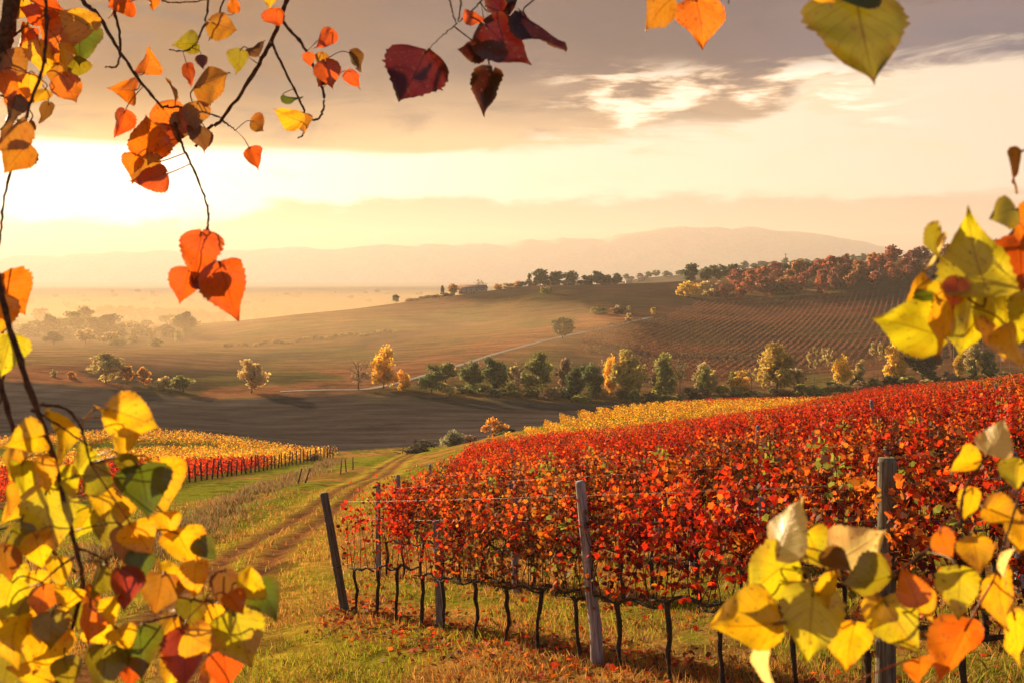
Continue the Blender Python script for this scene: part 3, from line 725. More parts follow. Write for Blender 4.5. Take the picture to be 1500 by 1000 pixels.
# ------------------------------------------------------------------ far hillside vine rows
def far_rows():
    r = np.random.default_rng(5); D = np.array([0.39, 0.92]); Pp = np.array([0.92, -0.39]); C = []; K = []
    org = np.array([60.0, 430.0])
    for i in range(-60, 150):
        for s in np.arange(-140, 420, 0.95):
            p = org + Pp * 3.6 * i + D * s; px = pxof(*p)
            if p[1] < 385 or p[1] > 738 or px > 1420: continue
            lim = seg(p[1], [(385, 960), (470, 850), (560, 860), (640, 975), (738, 1010)])
            if px < lim: continue
            if px < 1015 and p[1] > 690: continue
            if 448 < p[1] - 0.02 * (px - 850) < 455: continue
            if r.random() < 0.12: continue
            C.append((p[0], p[1]))
    C = np.array(C); z = ground(C[:, 0], C[:, 1]); n = len(C)
    nn = fbm(C[:, 0] * 0.02, C[:, 1] * 0.02, 15, 3)
    lf = MB(); kk = 7
    cen = np.repeat(np.column_stack([C, z]), kk, 0) + r.normal(0, 1, (n * kk, 3)) * [0.20, 0.4, 0.0]; cen[:, 2] += r.uniform(0.3, 1.45, n * kk)
    a = np.array([0.175, 0.060, 0.034]); b = np.array([0.09, 0.05, 0.03]); cc = np.array([0.26, 0.13, 0.04]); w = sstep(np.repeat(nn, kk), 0.38, 0.6)[:, None]
    col = (a * w + b * (1 - w)) * r.uniform(0.6, 1.3, (n * kk, 1)); am = r.random(n * kk) < 0.15; col[am] = cc
    nor = r.normal(0, 1, (n * kk, 3)); nor[:, 2] = abs(nor[:, 2]); tip = r.normal(0, 1, (n * kk, 3))
    lf.leaves(cen, nor, tip, 0.34 * r.uniform(0.6, 1.3, n * kk), col, KITE, 0.2)
    o = link('hillside_vine_rows', lf.mesh('hillside_vine_rows', M_FAR)); tag(o, 'thin brown-red vine rows striping the right part of the far hillside', 'vineyard', kind='stuff')
far_rows()

# ------------------------------------------------------------------ trees
def tree_parts(kind, seed, n, leaf):
    """trunk and crown of a tree one unit high and about one unit wide"""
    r = np.random.default_rng(seed); tr = MB(); cr = MB()
    P = dict(round=(0.12, 0.56, 0.32, 0.38, 20, 0.17), tall=(0.08, 0.53, 0.31, 0.42, 24, 0.15), column=(0.05, 0.52, 0.34, 0.44, 22, 0.17),
             thin=(0.42, 0.74, 0.36, 0.26, 9, 0.10), bare=(0.24, 0.62, 0.40, 0.36, 14, 0.13), cypress=(0.03, 0.50, 0.42, 0.50, 22, 0.14),
             bush=(0.0, 0.34, 0.36, 0.40, 20, 0.17))[kind]
    t0, cz, rw, rh, K, sg = P
    cl = []
    while len(cl) < K:
        p = r.uniform(-1, 1, 3)
        if np.linalg.norm(p) > 1 or np.linalg.norm(p) < 0.35: continue
        f = 1.0
        if kind in ('column', 'cypress'): f = np.clip(1.15 - 0.55 * (p[2] + 1) / 2 * (1.6 if kind == 'cypress' else 1), 0.2, 1)
        if kind == 'bush' and p[2] < -0.85: continue
        if kind == 'tall' and p[2] > 0.4: f = 0.7
        cl.append(np.array([p[0] * rw * f * r.uniform(.8, 1.12), p[1] * rw * f, cz + p[2] * rh * r.uniform(.85, 1.05)]))
    cl = np.array(cl)
    trw = 0.022 if kind != 'thin' else 0.013
    tp = np.array([[0, 0, -0.06], [r.normal(0, .008), 0, t0 * 0.6], [r.normal(0, .015), r.normal(0, .01), t0 + 0.08], [r.normal(0, .03), r.normal(0, .02), cz], [r.normal(0, .03), 0, cz + rh * 0.75]])
    tr.tube(curve(tp, 10), np.interp(np.linspace(0, 1, 10), [0, .12, .5, 1], [trw * 1.5, trw, trw * 0.75, trw * 0.2]), 7)
    for c in cl:
        b = tp[2] + (tp[3] - tp[2]) * np.clip((c[2] - t0 - 0.1) / max(cz - t0, .1) * 0.7, 0, 1) * r.uniform(.5, 1)
        m = (b + c) / 2 + [0, 0, -0.03]
        tr.tube(curve([b, m, c], 5), np.linspace(trw * 0.42, trw * 0.1, 5), 4, cap=False)
        if kind == 'bare':
            for q in range(7):
                e = c + r.normal(0, 1, 3) * [0.11, 0.11, 0.10] + [0, 0, 0.04]; tr.tube(curve([m, c * 0.6 + m * 0.4, e], 4), np.linspace(trw * 0.2, trw * 0.06, 4), 3, cap=False)
    pr = r.uniform(0.6, 1.4, K); idx = r.choice(K, n, p=pr / pr.sum()); tone = r.uniform(0.68, 1.25, K)
    d = r.normal(0, 1, (n, 3)); d /= np.linalg.norm(d, axis=1)[:, None]; rad = sg * r.random(n)[:, None] ** 0.5 * r.uniform(0.75, 1.35, K)[idx][:, None]
    cen = cl[idx] + d * rad * [1, 1, 0.8]
    if kind == 'bush': cen[:, 2] = np.abs(cen[:, 2])
    nor = d + r.normal(0, 0.7, (n, 3)); tip = r.normal(0, 1, (n, 3)); tip[:, 2] -= 0.4
    col = np.ones((n, 3)) * (tone[idx] * r.uniform(0.7, 1.3, n))[:, None]; col[:, 0] *= r.uniform(0.85, 1.15, n); col[:, 2] *= r.uniform(0.7, 1.2, n)
    cr.leaves(cen, nor, tip, leaf * r.uniform(0.6, 1.4, n), col, KITE, 0.2)
    return tr.mesh(kind + '_trunk', M_BARK, True), cr.mesh(kind + '_crown', M_CROWN)
TM = {}
def get_tree(kind, lod, var):
    key = (kind, lod, var)
    if key not in TM:
        n = {'thin': 700, 'bare': 520, 'cypress': 2000, 'column': 2400}.get(kind, 2600); lf_ = {'thin': .036, 'bare': .028}.get(kind, .042)
        if lod: n = int(n * 0.25); lf_ *= 1.9
        TM[key] = tree_parts(kind, 1000 + hash_s(kind) + var * 17 + lod, n, lf_)
    return TM[key]
def hash_s(s): return sum(ord(c) * (i + 3) for i, c in enumerate(s))
GRN = (0.075, 0.095, 0.028); DGR = (0.045, 0.058, 0.026); OLV = (0.17, 0.165, 0.04); YEL = (0.50, 0.34, 0.05); GLD = (0.52, 0.31, 0.03); ORA = (0.40, 0.19, 0.035)
PAL_ = (0.34, 0.26, 0.10); BRN = (0.20, 0.13, 0.07); RED = (0.26, 0.075, 0.035); GRY = (0.22, 0.20, 0.12)
tcount = 0
def tree(name, px, d, hpx, wpx, kind, col, label, cat='tree', group=None, lod=0, trunk=(1, 1, 1)):
    global tcount
    tcount += 1; x, y = at(px, d); h = hpx / F * d; w = wpx / F * d * (1.18 if kind in ('tall', 'round', 'column') else 1.0)
    e = empty(name, (x, y, gz(x, y) - 0.05 * h * 0.3), label, cat, group)
    tm, cm = get_tree(kind, lod, tcount % 3)
    t = link('trunk' if kind != 'bush' else 'stems', tm, e); c = link('crown' if kind != 'bush' else 'foliage', cm, e)
    for q in (t, c): q.scale = (w / 0.86, w / 0.86, h); q.rotation_euler = (0, 0, rng.uniform(0, 6.28))
    j = rng.uniform(1.15, 1.45); c.color = (col[0] * j, col[1] * j, col[2] * j, 1); t.color = (*trunk, 1)
    return e
TL = [  # valley tree line and single trees: px, distance, height px, width px
 (155, 337, 46, 46, 'round', PAL_, 'round yellow-olive tree at the left end of the valley line, largest of its clump'),
 (186, 338, 30, 20, 'tall', ORA, 'small pinkish orange tree right of the round yellow-olive tree'),
 (211, 338, 30, 22, 'tall', ORA, 'small peach coloured tree, second orange one right of the round tree'),
 (240, 332, 24, 30, 'bush', PAL_, 'low pale straw bush left of the olive yellow bush'),
 (269, 326, 26, 32, 'round', OLV, 'olive yellow rounded small tree at the edge of the dark field'),
 (105, 345, 16, 16, 'bush', ORA, 'small pale orange bush far left behind the dark field'),
 (78, 350, 14, 12, 'bush', PAL_, 'tiny faded bush left of the pale orange bush'),
 (368, 325, 52, 44, 'tall', (0.44, 0.31, 0.12), 'pale yellow feathery tree standing alone on the lane'),
 (525, 332, 46, 42, 'bare', BRN, 'nearly bare brown tree left of the golden trees'),
 (561, 334, 70, 36, 'column', GLD, 'tall golden yellow poplar beside the lane'),
 (590, 333, 38, 24, 'bush', GLD, 'short golden tree at the foot of the tall golden poplar'),
 (632, 324, 44, 36, 'round', (0.10, 0.12, 0.035), 'dark green round tree with short trunk, alone right of the golden trees'),
 (692, 326, 48, 34, 'round', (0.11, 0.125, 0.035), 'green tree leaning into a darker neighbour, left one of the pair'),
 (722, 330, 56, 38, 'tall', (0.085, 0.10, 0.03), 'dark green taller tree, right one of the pair'),
 (760, 328, 54, 34, 'bare', (0.24, 0.15, 0.10), 'bare grey-brown tree between two green trees'),
 (787, 326, 68, 46, 'tall', OLV, 'tall green and yellow tree with ivy in the middle of the valley line'),
 (845, 330, 50, 30, 'round', GRN, 'small green tree left of the yellow-topped tree'),
 (868, 334, 56, 32, 'tall', GRN, 'upright green tree just left of the yellow-topped tree'),
 (895, 338, 66, 20, 'column', GLD, 'narrow yellow-topped tree beside the big olive tree'),
 (920, 334, 74, 50, 'tall', (0.34, 0.26, 0.06), 'big olive yellow tree with dark ivy trunk, centre right of the valley line'),
 (973, 336, 68, 34, 'column', OLV, 'slim olive green tree right of the big olive yellow tree'),
 (1032, 338, 44, 22, 'tall', OLV, 'small thin olive tree, left of a close pair'),
 (1044, 340, 40, 18, 'tall', PAL_, 'small thin straw tree, right of a close pair'),
 (1083, 338, 40, 30, 'round', (0.50, 0.32, 0.05), 'small orange-yellow round tree left of the largest tree'),
 (1138, 336, 78, 58, 'tall', (0.38, 0.27, 0.06), 'largest yellow-olive tree rising over the red vineyard skyline'),
 (1193, 340, 62, 24, 'thin', PAL_, 'thin tree with pale round top, left of two alike'),
 (1212, 344, 66, 24, 'thin', PAL_, 'thin tree with pale round top, right of two alike'),
 (1233, 342, 50, 26, 'column', YEL, 'yellowish tree right of the two thin pale-topped trees'),
 (1260, 342, 38, 18, 'tall', PAL_, 'small straw tree between yellowish trees on the right'),
 (1285, 345, 66, 28, 'thin', PAL_, 'thin faded tree left of a dense yellow one on the right'),
 (1312, 343, 60, 30, 'column', YEL, 'dense yellow-green tree left of the wide dark olive tree'),
 (1352, 346, 62, 62, 'round', (0.14, 0.11, 0.04), 'wide dark olive tree under the right foreground leaves'),
 (1405, 344, 34, 16, 'column', YEL, 'small yellow shrub-like tree right of the wide dark tree'),
 (1427, 346, 50, 28, 'tall', PAL_, 'straw yellow tree near the right edge'),
 (1448, 343, 44, 22, 'column', OLV, 'olive green tree nearest the right edge'),
 (824, 512, 32, 34, 'round', DGR, 'lone round dark green tree beside the climbing lane'),
 (661, 400, 13, 12, 'bush', GLD, 'small yellow bush by the lower lane'),
 (957, 645, 14, 9, 'tall', YEL, 'small pale yellow tree at the upper end of the lane'),
 (921, 610, 16, 11, 'bush', PAL_, 'small pale bush beside the upper lane'),
 (922, 680, 9, 6, 'bush', PAL_, 'tiny pale bush above the upper lane'),
 (800, 800, 14, 18, 'bush', OLV, 'yellow-green bush alone on the upper brown slope'),
 (877, 655, 14, 26, 'bush', OLV, 'low olive bush above the lane, left of the pair'), (905, 660, 16, 30, 'bush', BRN, 'low brown scrub above the lane, right of the pair'),
 (727, 196, 46, 40, 'bush', ORA, 'bright orange autumn bush at the edge of the vineyard'),
 (662, 190, 40, 38, 'bush', GRY, 'silvery grey-green willow bush below the dark field'),
 (745, 192, 20, 40, 'bush', DGR, 'low dark green bush in front of the orange bush'),
 (688, 186, 22, 26, 'bush', (0.24, 0.15, 0.10), 'small pinkish brown bush between willow and orange bush'),
 (618, 185, 22, 50, 'bush', (0.07, 0.06, 0.03), 'low dark bramble beside the grassy strip'),
 (480, 176, 22, 26, 'bare', BRN, 'leafless brown shrub at the tip of the left vine block'),
 (455, 168, 14, 30, 'bush', (0.16, 0.11, 0.06), 'brown weedy bush below the tip of the left vine block'),
 # hazy trees at the left
 (60, 1000, 22, 24, 'round', GRN, 'faint round tree lost in mist near the left edge'),
 (158, 680, 36, 50, 'round', GRN, 'broad tree in the mist, largest of the hazy left group'),
 (205, 690, 26, 28, 'bush', DGR, 'small dark tree in mist right of the broad tree'),
 (245, 690, 24, 34, 'bush', DGR, 'low dark tree in mist left of the pointed tree'),
 (271, 690, 36, 32, 'round', DGR, 'pointed dark tree in mist at the foot of the ridge'),
 (70, 700, 32, 36, 'round', GRN, 'hazy tree left of the broad misty tree, nearest to it but one'), (100, 705, 36, 40, 'round', GRN, 'hazy tree directly left of the broad misty tree'), (40, 690, 24, 40, 'bush', GRN, 'low hazy thicket at the left edge'),
 (120, 760, 40, 44, 'round', PAL_, 'paler hazy tree behind the broad misty tree'),
 # along the ridge
 (580, 845, 13, 12, 'round', DGR, 'small dark tree on the low end of the ridge'),
 (648, 880, 18, 9, 'cypress', DGR, 'dark cypress on the ridge left of the farmhouse'),
 (666, 888, 18, 18, 'round', ORA, 'orange tree on the ridge touching the farmhouse'),
 (703, 930, 22, 24, 'bare', BRN, 'bare tree sticking up behind the farmhouse'),
 (681, 930, 18, 18, 'bare', BRN, 'bare tree behind the left end of the farmhouse'),
 (729, 905, 13, 14, 'bush', ORA, 'orange bush right of the farmhouse'), (745, 905, 11, 20, 'bush', PAL_, 'pale bush on the ridge between two orange ones'), (760, 903, 13, 16, 'bush', ORA, 'orange bush left of the ridge-top cypress'),
 (775, 902, 22, 10, 'cypress', DGR, 'dark narrow cypress on the ridge top'),
 (791, 900, 25, 26, 'round', DGR, 'dark tree right of the ridge-top cypress'),
 (815, 898, 20, 27, 'round', DGR, 'dark ridge tree, left of two equal ones'), (833, 896, 21, 26, 'round', DGR, 'dark ridge tree, right of two equal ones'),
 (860, 890, 18, 26, 'bush', DGR, 'left part of a dense dark ridge thicket'), (874, 888, 20, 20, 'round', DGR, 'middle tree of a dense dark ridge thicket'), (888, 886, 20, 26, 'bush', DGR, 'right part of a dense dark ridge thicket'),
 (904, 884, 17, 16, 'round', DGR, 'last dark tree of the ridge before the brown field'),
 (1013, 840, 30, 28, 'round', DGR, 'big dark round tree at the corner of the brown field'),
 (1036, 840, 24, 20, 'round', GRN, 'dark tree right of the big dark round tree'), (1053, 842, 26, 26, 'round', DGR, 'wide dark tree in the clump left of the red wood'), (1074, 842, 24, 24, 'round', GRN, 'rightmost dark tree of the clump by the red wood'),
 (1010, 765, 32, 34, 'bush', YEL, 'golden bushy tree at the left foot of the red wood'), (1034, 772, 28, 28, 'bush', PAL_, 'straw brown bushy tree right of the golden one'), (1053, 775, 26, 26, 'bush', BRN, 'brown bushy tree at the near corner of the red wood'),
 (1145, 752, 18, 18, 'round', DGR, 'single dark green tree in front of the red wood'),
]
for px, d, h, w, kind, col, lab in TL:
    b = kind == 'bush'
    tree('bush' if b else {'cypress': 'cypress_tree', 'bare': 'bare_tree', 'thin': 'slender_tree'}.get(kind, 'tree'), px, d, h, w, kind, col, lab, 'bush' if b else 'tree', lod=0 if h > 33 else 1,
         trunk=(2.2, 2.0, 1.8) if kind == 'thin' else (1, 1, 1))
for i, px in enumerate((1397, 1411, 1428, 1440, 1466, 1479, 1493)):
    tree('birch', px, 350 + (i * 37 % 11), 92 - (i % 3) * 8, 20, 'thin', BRN, 'tall bare-looking tree with thin pale trunk at the right edge', 'tree', 'pale-trunked trees at the right edge', 0, (4.5, 4.0, 3.4))
for i in range(52):
    px = 640 + i * 16.5 + rng.uniform(-10, 10)
    tree('bush', px, 324 + rng.uniform(-4, 16) + (px > 1000) * 6, rng.uniform(10, 26), rng.uniform(18, 36), 'bush', [OLV, PAL_, GRN, BRN, OLV, DGR, OLV][i % 7], 'low mixed scrub at the feet of the valley trees', 'bush', 'scrub under the valley trees', 1)
for i in range(16):
    px = 660 + i * 34 + rng.uniform(-12, 12)
    tree('tree', px, 346 + rng.uniform(0, 12), rng.uniform(30, 48), rng.uniform(24, 36), ['tall', 'bare', 'round'][i % 3], [OLV, BRN, GRN, PAL_][i % 4], 'plain tree filling in behind the valley tree line', 'tree', 'trees behind the valley line', 1)
for i in range(26):
    px = -10 + i * 11 + rng.uniform(-8, 8)
    tree('tree', px, rng.uniform(560, 900), rng.uniform(10, 24), rng.uniform(16, 34), ['round', 'bush', 'tall'][i % 3], [PAL_, OLV, GRN][i % 3], 'soft tree scattered in the golden mist on the left', 'tree', 'scattered misty trees', 1)
for i in range(46):
    d = math.exp(rng.uniform(math.log(1150), math.log(3600)))
    tree('tree', rng.uniform(-20, 620), d, rng.uniform(7, 13) * F / d, rng.uniform(10, 30) * F / d, 'round' if i % 3 else 'bush', GRN, 'tiny faded tree far out on the hazy plain', 'tree', 'far trees on the plain', 1)
for i in range(30):
    u = i / 29.0; tree('bush', 330 + 250 * u + rng.uniform(-3, 3), 560 + 60 * u + 8 * math.sin(i), rng.uniform(4, 8), rng.uniform(7, 13), 'bush', [BRN, OLV, PAL_][i % 3], 'small scrubby bush in the field edge crossing the hillside', 'bush', 'bushes of the field edge', 1)
for i in range(20):
    tree('tree', 152 + i * 9.2 + rng.uniform(-3, 3), 1150 + rng.uniform(-25, 25), rng.uniform(15, 21), rng.uniform(16, 24), 'round', GRN, 'tree of the long hazy wood behind the misty valley', 'tree', 'trees of the hazy wood', 1)
for i in range(14):
    tree('tree', 345 + i * 9.5 + rng.uniform(-4, 4), 1380 + rng.uniform(-40, 60), rng.uniform(7, 15), rng.uniform(9, 18), 'round', GRN, 'small hazy tree beyond the low end of the ridge', 'tree', 'hazy trees beyond the ridge', 1)
for i in range(16):
    px = 596 + i * 4.4; d = np.interp(px, [596, 700], [848, 896])
    tree('bush', px, d, rng.uniform(5, 9), rng.uniform(7, 12), 'bush', [ORA, BRN, PAL_, OLV][i % 4], 'small rusty bush on the ridge line left of the farmhouse', 'bush', 'bushes on the ridge line', 1)
for i in range(16):
    tree('bush', 768 + i * 9 + rng.uniform(-3, 3), np.interp(768 + i * 9, [768, 905], [899, 884]), rng.uniform(7, 13), rng.uniform(12, 20), 'bush', [DGR, BRN, GRN][i % 3], 'low dark bush between the ridge-top trees', 'bush', 'bushes between ridge-top trees', 1)
for i in range(11):
    tree('tree', 1082 + i * 10 + rng.uniform(-3, 3), 838 + rng.uniform(-3, 10), rng.uniform(13, 19), rng.uniform(15, 22), 'round', DGR, 'dark green tree on the skyline above the red wood', 'tree', 'dark trees above the red wood', 1)
for i in range(64):
    u = (i % 16) / 15.0; v = (i // 16) / 3.0
    px = 1062 + u * 400 + rng.uniform(-9, 9) + v * 25; d = 752 + v * 62 - u * 10 + rng.uniform(-5, 5)
    tree('tree', px, d, rng.uniform(22, 30), rng.uniform(19, 27), 'tall' if i % 2 else 'round', [RED, (0.32, 0.095, 0.03), (0.20, 0.065, 0.04), (0.28, 0.125, 0.04)][i % 4], 'red-orange tree of the autumn wood on the right ridge', 'tree', 'trees of the red autumn wood', 1)
for i in range(60):
    px = 905 + i * 9.8 + rng.uniform(-4, 4)
    tree('tree', px, 1690 + rng.uniform(-30, 30), rng.uniform(6, 12), rng.uniform(9, 17), 'round' if i % 4 else 'bush', GRN, 'tiny hazy tree on the second ridge behind', 'tree', 'trees on the hazy second ridge', 1)

# brush pile by the grassy strip
x, y = at(607, 178); e = empty('brush_pile', (x, y, gz(x, y)), 'dark tangle of cut branches beside the end of the grassy strip', 'brush pile')
r = np.random.default_rng(4); mb = MB()
for k in range(46):
    a = r.uniform(0, 6.28); L = r.uniform(1.0, 3.2); b = np.array([r.normal(0, 0.8), r.normal(0, 0.5), 0.1]); dd = np.array([math.cos(a), math.sin(a) * 0.6, r.uniform(0.05, 0.8)])
    mb.tube(curve([b, b + dd * L * 0.5 + [0, 0, 0.2], b + dd * L], 5), np.linspace(0.07, 0.02, 5), 4)
link('branches', mb.mesh('brush', M_VBARK, True), e)

# ------------------------------------------------------------------ farmhouse on the ridge and two far houses
def farmhouse(px, d, w, dep, h, rot, label, win=5, chim=True, col=None):
    x, y = at(px, d); e = empty('farmhouse', (x, y, gz(x, y) - 0.6), label, 'house'); e.rotation_euler = (0, 0, R(rot))
    a, b = w / 2, dep / 2; rh = dep * 0.26
    mb = MB(); mb.box((-a, -b, 0), (a, b, h)); mb.add([(-a, -b, h), (-a, b, h), (-a, 0, h + rh)], [np.array([(0, 2, 1)])]); mb.add([(a, -b, h), (a, b, h), (a, 0, h + rh)], [np.array([(0, 1, 2)])])
    link('wall', mb.mesh('wall', M_WALL), e)
    ov = 0.6; mb = MB(); t = 0.25
    for sgn in (-1, 1):
        y0 = sgn * (b + ov); z0 = h - rh * ov / b; n = [(-a - ov, 0, h + rh + .02), (a + ov, 0, h + rh + .02), (a + ov, y0, z0 + .02), (-a - ov, y0, z0 + .02)]
        v = n + [(p[0], p[1], p[2] + t) for p in n]
        mb.add(v, np.array([(0, 1, 2, 3), (4, 7, 6, 5), (0, 4, 5, 1), (1, 5, 6, 2), (2, 6, 7, 3), (3, 7, 4, 0)]))
    rf = link('roof', mb.mesh('roof', M_ROOF), e)
    if chim: link('chimney', MB().box((a * 0.4, -0.4, h + rh * 0.7), (a * 0.4 + 0.9, 0.5, h + rh + 1.3)).mesh('chimney', M_WALL), rf)
    for k in range(win):
        cx = -a + (k + 0.5) * w / win
        for zz in ((0.9, 2.0), (3.4, 4.4)) if h > 4.5 else ((1.2, 2.2),):
            link('window', MB().box((cx - 0.5, -b - 0.06, zz[0]), (cx + 0.5, -b + 0.1, zz[1])).mesh('window', M_DARK), e)
    link('door', MB().box((-0.6 + w * 0.1, -b - 0.07, 0), (0.6 + w * 0.1, -b + 0.1, 2.1)).mesh('door', M_DARK), e)
farmhouse(693, 905, 24, 11, 5.4, -12, 'long low farmhouse with brown roof on the ridge')
farmhouse(921, 1640, 10, 8, 5, 10, 'pale tiny house far behind the brown field, left of two', 3, False)
farmhouse(940, 1640, 13, 8, 5, -5, 'pale tiny house far behind the brown field, right of two', 3, False)
x, y = at(1151, 1690); e = empty('mast', (x, y, gz(x, y)), 'thin mast standing on the hazy second ridge', 'mast')
mb = MB()
for sx, sy in ((-1, -1), (1, -1), (1, 1), (-1, 1)): mb.tube([(sx * 1.2, sy * 1.2, -1), (sx * 0.2, sy * 0.2, 21)], 0.22, 4)
for z in range(3, 20, 3): mb.tube([(-1.1 + z * .045, -1, z), (1.1 - z * .045, 1, z + 2)], 0.12, 4)
link('lattice', mb.mesh('lattice', M_DARK), e); link('crossarm', MB().tube([(-3, 0, 19), (3, 0, 19)], 0.2, 4).mesh('crossarm', M_DARK), e)

# ------------------------------------------------------------------ grass, weeds, fallen leaves
def grass():
    r = np.random.default_rng(12); N = 210000
    rr = np.exp(r.uniform(math.log(6.5), math.log(75), N)); th = R(1) * r.uniform(-29, 29, N)
    x = rr * np.sin(th); y = rr * np.cos(th)
    s = track_dist(x, y); k = (np.abs(np.abs(s) - 0.85) > 0.58) | (r.random(N) < 0.05)
    cl = fbm(x * 1.3, y * 1.3, 33, 3); k &= r.random(N) < sstep(cl, 0.30, 0.62) + 0.12
    x, y, rr = x[k], y[k], rr[k]; n = len(x); z = ground(x, y)
    n_a = fbm(x * 0.35, y * 0.35, 31, 4); n_b = fbm(x * 1.6, y * 1.6, 41, 3)
    perp = (x + 2.94) * 0.851 + (y - 17.5) * 0.525
    gr = np.maximum(sstep(n_a * 0.6 + n_b * 0.4, 0.48, 0.58), sstep(np.abs(perp - 1.6), 1.2, 0.3) * 0.75)
    gr = np.maximum(gr, sstep(np.abs(perp + 1.5), 1.2, 0.3) * sstep(n_a, 0.36, 0.52) * sstep(y, 9, 12))
    isg = r.random(n) < gr * 0.70 + 0.05
    col = np.where(isg[:, None], np.array([0.27, 0.285, 0.020]), np.where((r.random(n) < 0.45)[:, None], np.array([0.34, 0.145, 0.035]), np.array([0.46, 0.25, 0.055]))) * r.uniform(0.45, 1.35, (n, 1)); col[:, 0] *= r.uniform(0.85, 1.2, n)
    h = (0.055 + 0.10 * r.random(n) ** 2.2) * (0.8 + 0.6 * fbm(x * 0.5, y * 0.5, 77, 2)) * np.clip(rr / 22, 1, 1.7); wd = 0.0035 * np.clip(rr / 9, 1, 5) * r.uniform(0.7, 1.3, n)
    a = r.uniform(0, 6.28, n); sd = np.stack([np.cos(a), np.sin(a), 0 * a], 1); b = r.uniform(0, 6.28, n)
    ln = np.stack([np.cos(b), np.sin(b), 0 * b], 1) * (h * r.uniform(0.1, 0.9, n))[:, None]
    p = np.column_stack([x, y, z - 0.01]); up = np.array([0, 0, 1.0])
    V = np.stack([p - sd * wd[:, None], p + sd * wd[:, None], p + up * (h * 0.55)[:, None] + ln * 0.35 + sd * wd[:, None] * 0.7, p + up * h[:, None] + ln, p + up * (h * 0.55)[:, None] + ln * 0.35 - sd * wd[:, None] * 0.7], 1)
    o = link('grass', MB().add(V.reshape(-1, 3), np.arange(n * 5).reshape(n, 5), np.repeat(col, 5, 0)).mesh('grass', M_GRASS)); tag(o, 'short straw and green grass on the near slope', 'grass', kind='stuff')
    # dry weeds on the bank left of the track
    n = 26000; i = r.integers(8, 110, n); t = TRACK[i]; off = r.normal(4.6, 1.0, n) + 0.06 * np.maximum(t[:, 1] - 30, 0)
    x = t[:, 0] - off; y = t[:, 1] + r.uniform(-2, 2, n); c2 = fbm(x * 0.5, y * 0.35, 66, 3); k = c2 > 0.47; x, y, c2 = x[k], y[k], c2[k]; n = len(x); z = ground(x, y)
    h = r.uniform(0.15, 0.62, n) * sstep(c2, 0.44, 0.62) + 0.08; wd = 0.008 * np.clip(y / 25, 1, 4)
    col = np.array([0.24, 0.135, 0.06]) * r.uniform(0.5, 1.4, (n, 1)); col[r.random(n) < 0.2] = [0.17, 0.18, 0.05]
    a = r.uniform(0, 6.28, n); sd = np.stack([np.cos(a), np.sin(a), 0 * a], 1); b = r.uniform(0, 6.28, n); ln = np.stack([np.cos(b), np.sin(b), 0 * b], 1) * (h * r.uniform(0.1, 0.6, n))[:, None]
    p = np.column_stack([x, y, z - 0.02])
    V = np.stack([p - sd * wd[:, None], p + sd * wd[:, None], p + up * (h * 0.6)[:, None] + ln * 0.4 + sd * wd[:, None], p + up * h[:, None] + ln, p + up * (h * 0.6)[:, None] + ln * 0.4 - sd * wd[:, None]], 1)
    o = link('dry_weeds', MB().add(V.reshape(-1, 3), np.arange(n * 5).reshape(n, 5), np.repeat(col, 5, 0)).mesh('dry_weeds', M_GRASS)); tag(o, 'tall dry brown weeds on the bank left of the track', 'weeds', kind='stuff')
    # fallen vine leaves
    n = 10000; k_ = r.integers(0, 9, n) * (r.random(n) < 0.75); s_ = r.uniform(-14, 5, n); w_ = r.normal(0, 0.55, n)
    p = P0[None] + VD[None] * (2.35 * k_ + w_)[:, None] + UD[None] * (s_ + 4.3 * k_ * 0.6)[:, None]; q = (p[:, 1] > 4) & (p[:, 0] > -3.3); p = p[q]; n = len(p)
    cen = np.column_stack([p, ground(p[:, 0], p[:, 1]) + r.uniform(0.015, 0.06, n)]); nor = r.normal(0, 0.45, (n, 3)); nor[:, 2] = 1
    o = link('fallen_leaves', MB().leaves(cen, nor, r.normal(0, 1, (n, 3)), 0.05 * r.uniform(0.6, 1.3, n), pick('rust', n, r), LOBED, 0.35).mesh('fallen_leaves', M_VINE)); tag(o, 'red and brown vine leaves fallen under the rows', 'leaves', kind='stuff')
grass()

# ------------------------------------------------------------------ foreground poplar branches
LC = dict(y=(0.70, 0.42, 0.006), Y=(0.50, 0.43, 0.008), g=(0.085, 0.115, 0.007), l=(0.23, 0.19, 0.008), o=(0.58, 0.155, 0.006), r=(0.54, 0.088, 0.007), d=(0.075, 0.006, 0.005),  # l: olive leaf, with shade from overlapping leaves partly put into its colour
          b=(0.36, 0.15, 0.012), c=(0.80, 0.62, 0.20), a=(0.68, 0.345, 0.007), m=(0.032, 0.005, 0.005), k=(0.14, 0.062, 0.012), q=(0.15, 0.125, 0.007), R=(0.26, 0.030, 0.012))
PROF_T = [0, 0.03, 0.09, 0.17, 0.27, 0.38, 0.52, 0.66, 0.78, 0.87, 0.94, 1.0]
PROF_W = [0.05, 0.54, 0.84, 0.98, 1.0, 0.94, 0.77, 0.54, 0.32, 0.15, 0.055, 0.0]
def wpt(px, py, d): return np.array([(px - 750) / F * d, d, -(py - HOR) / F * d])
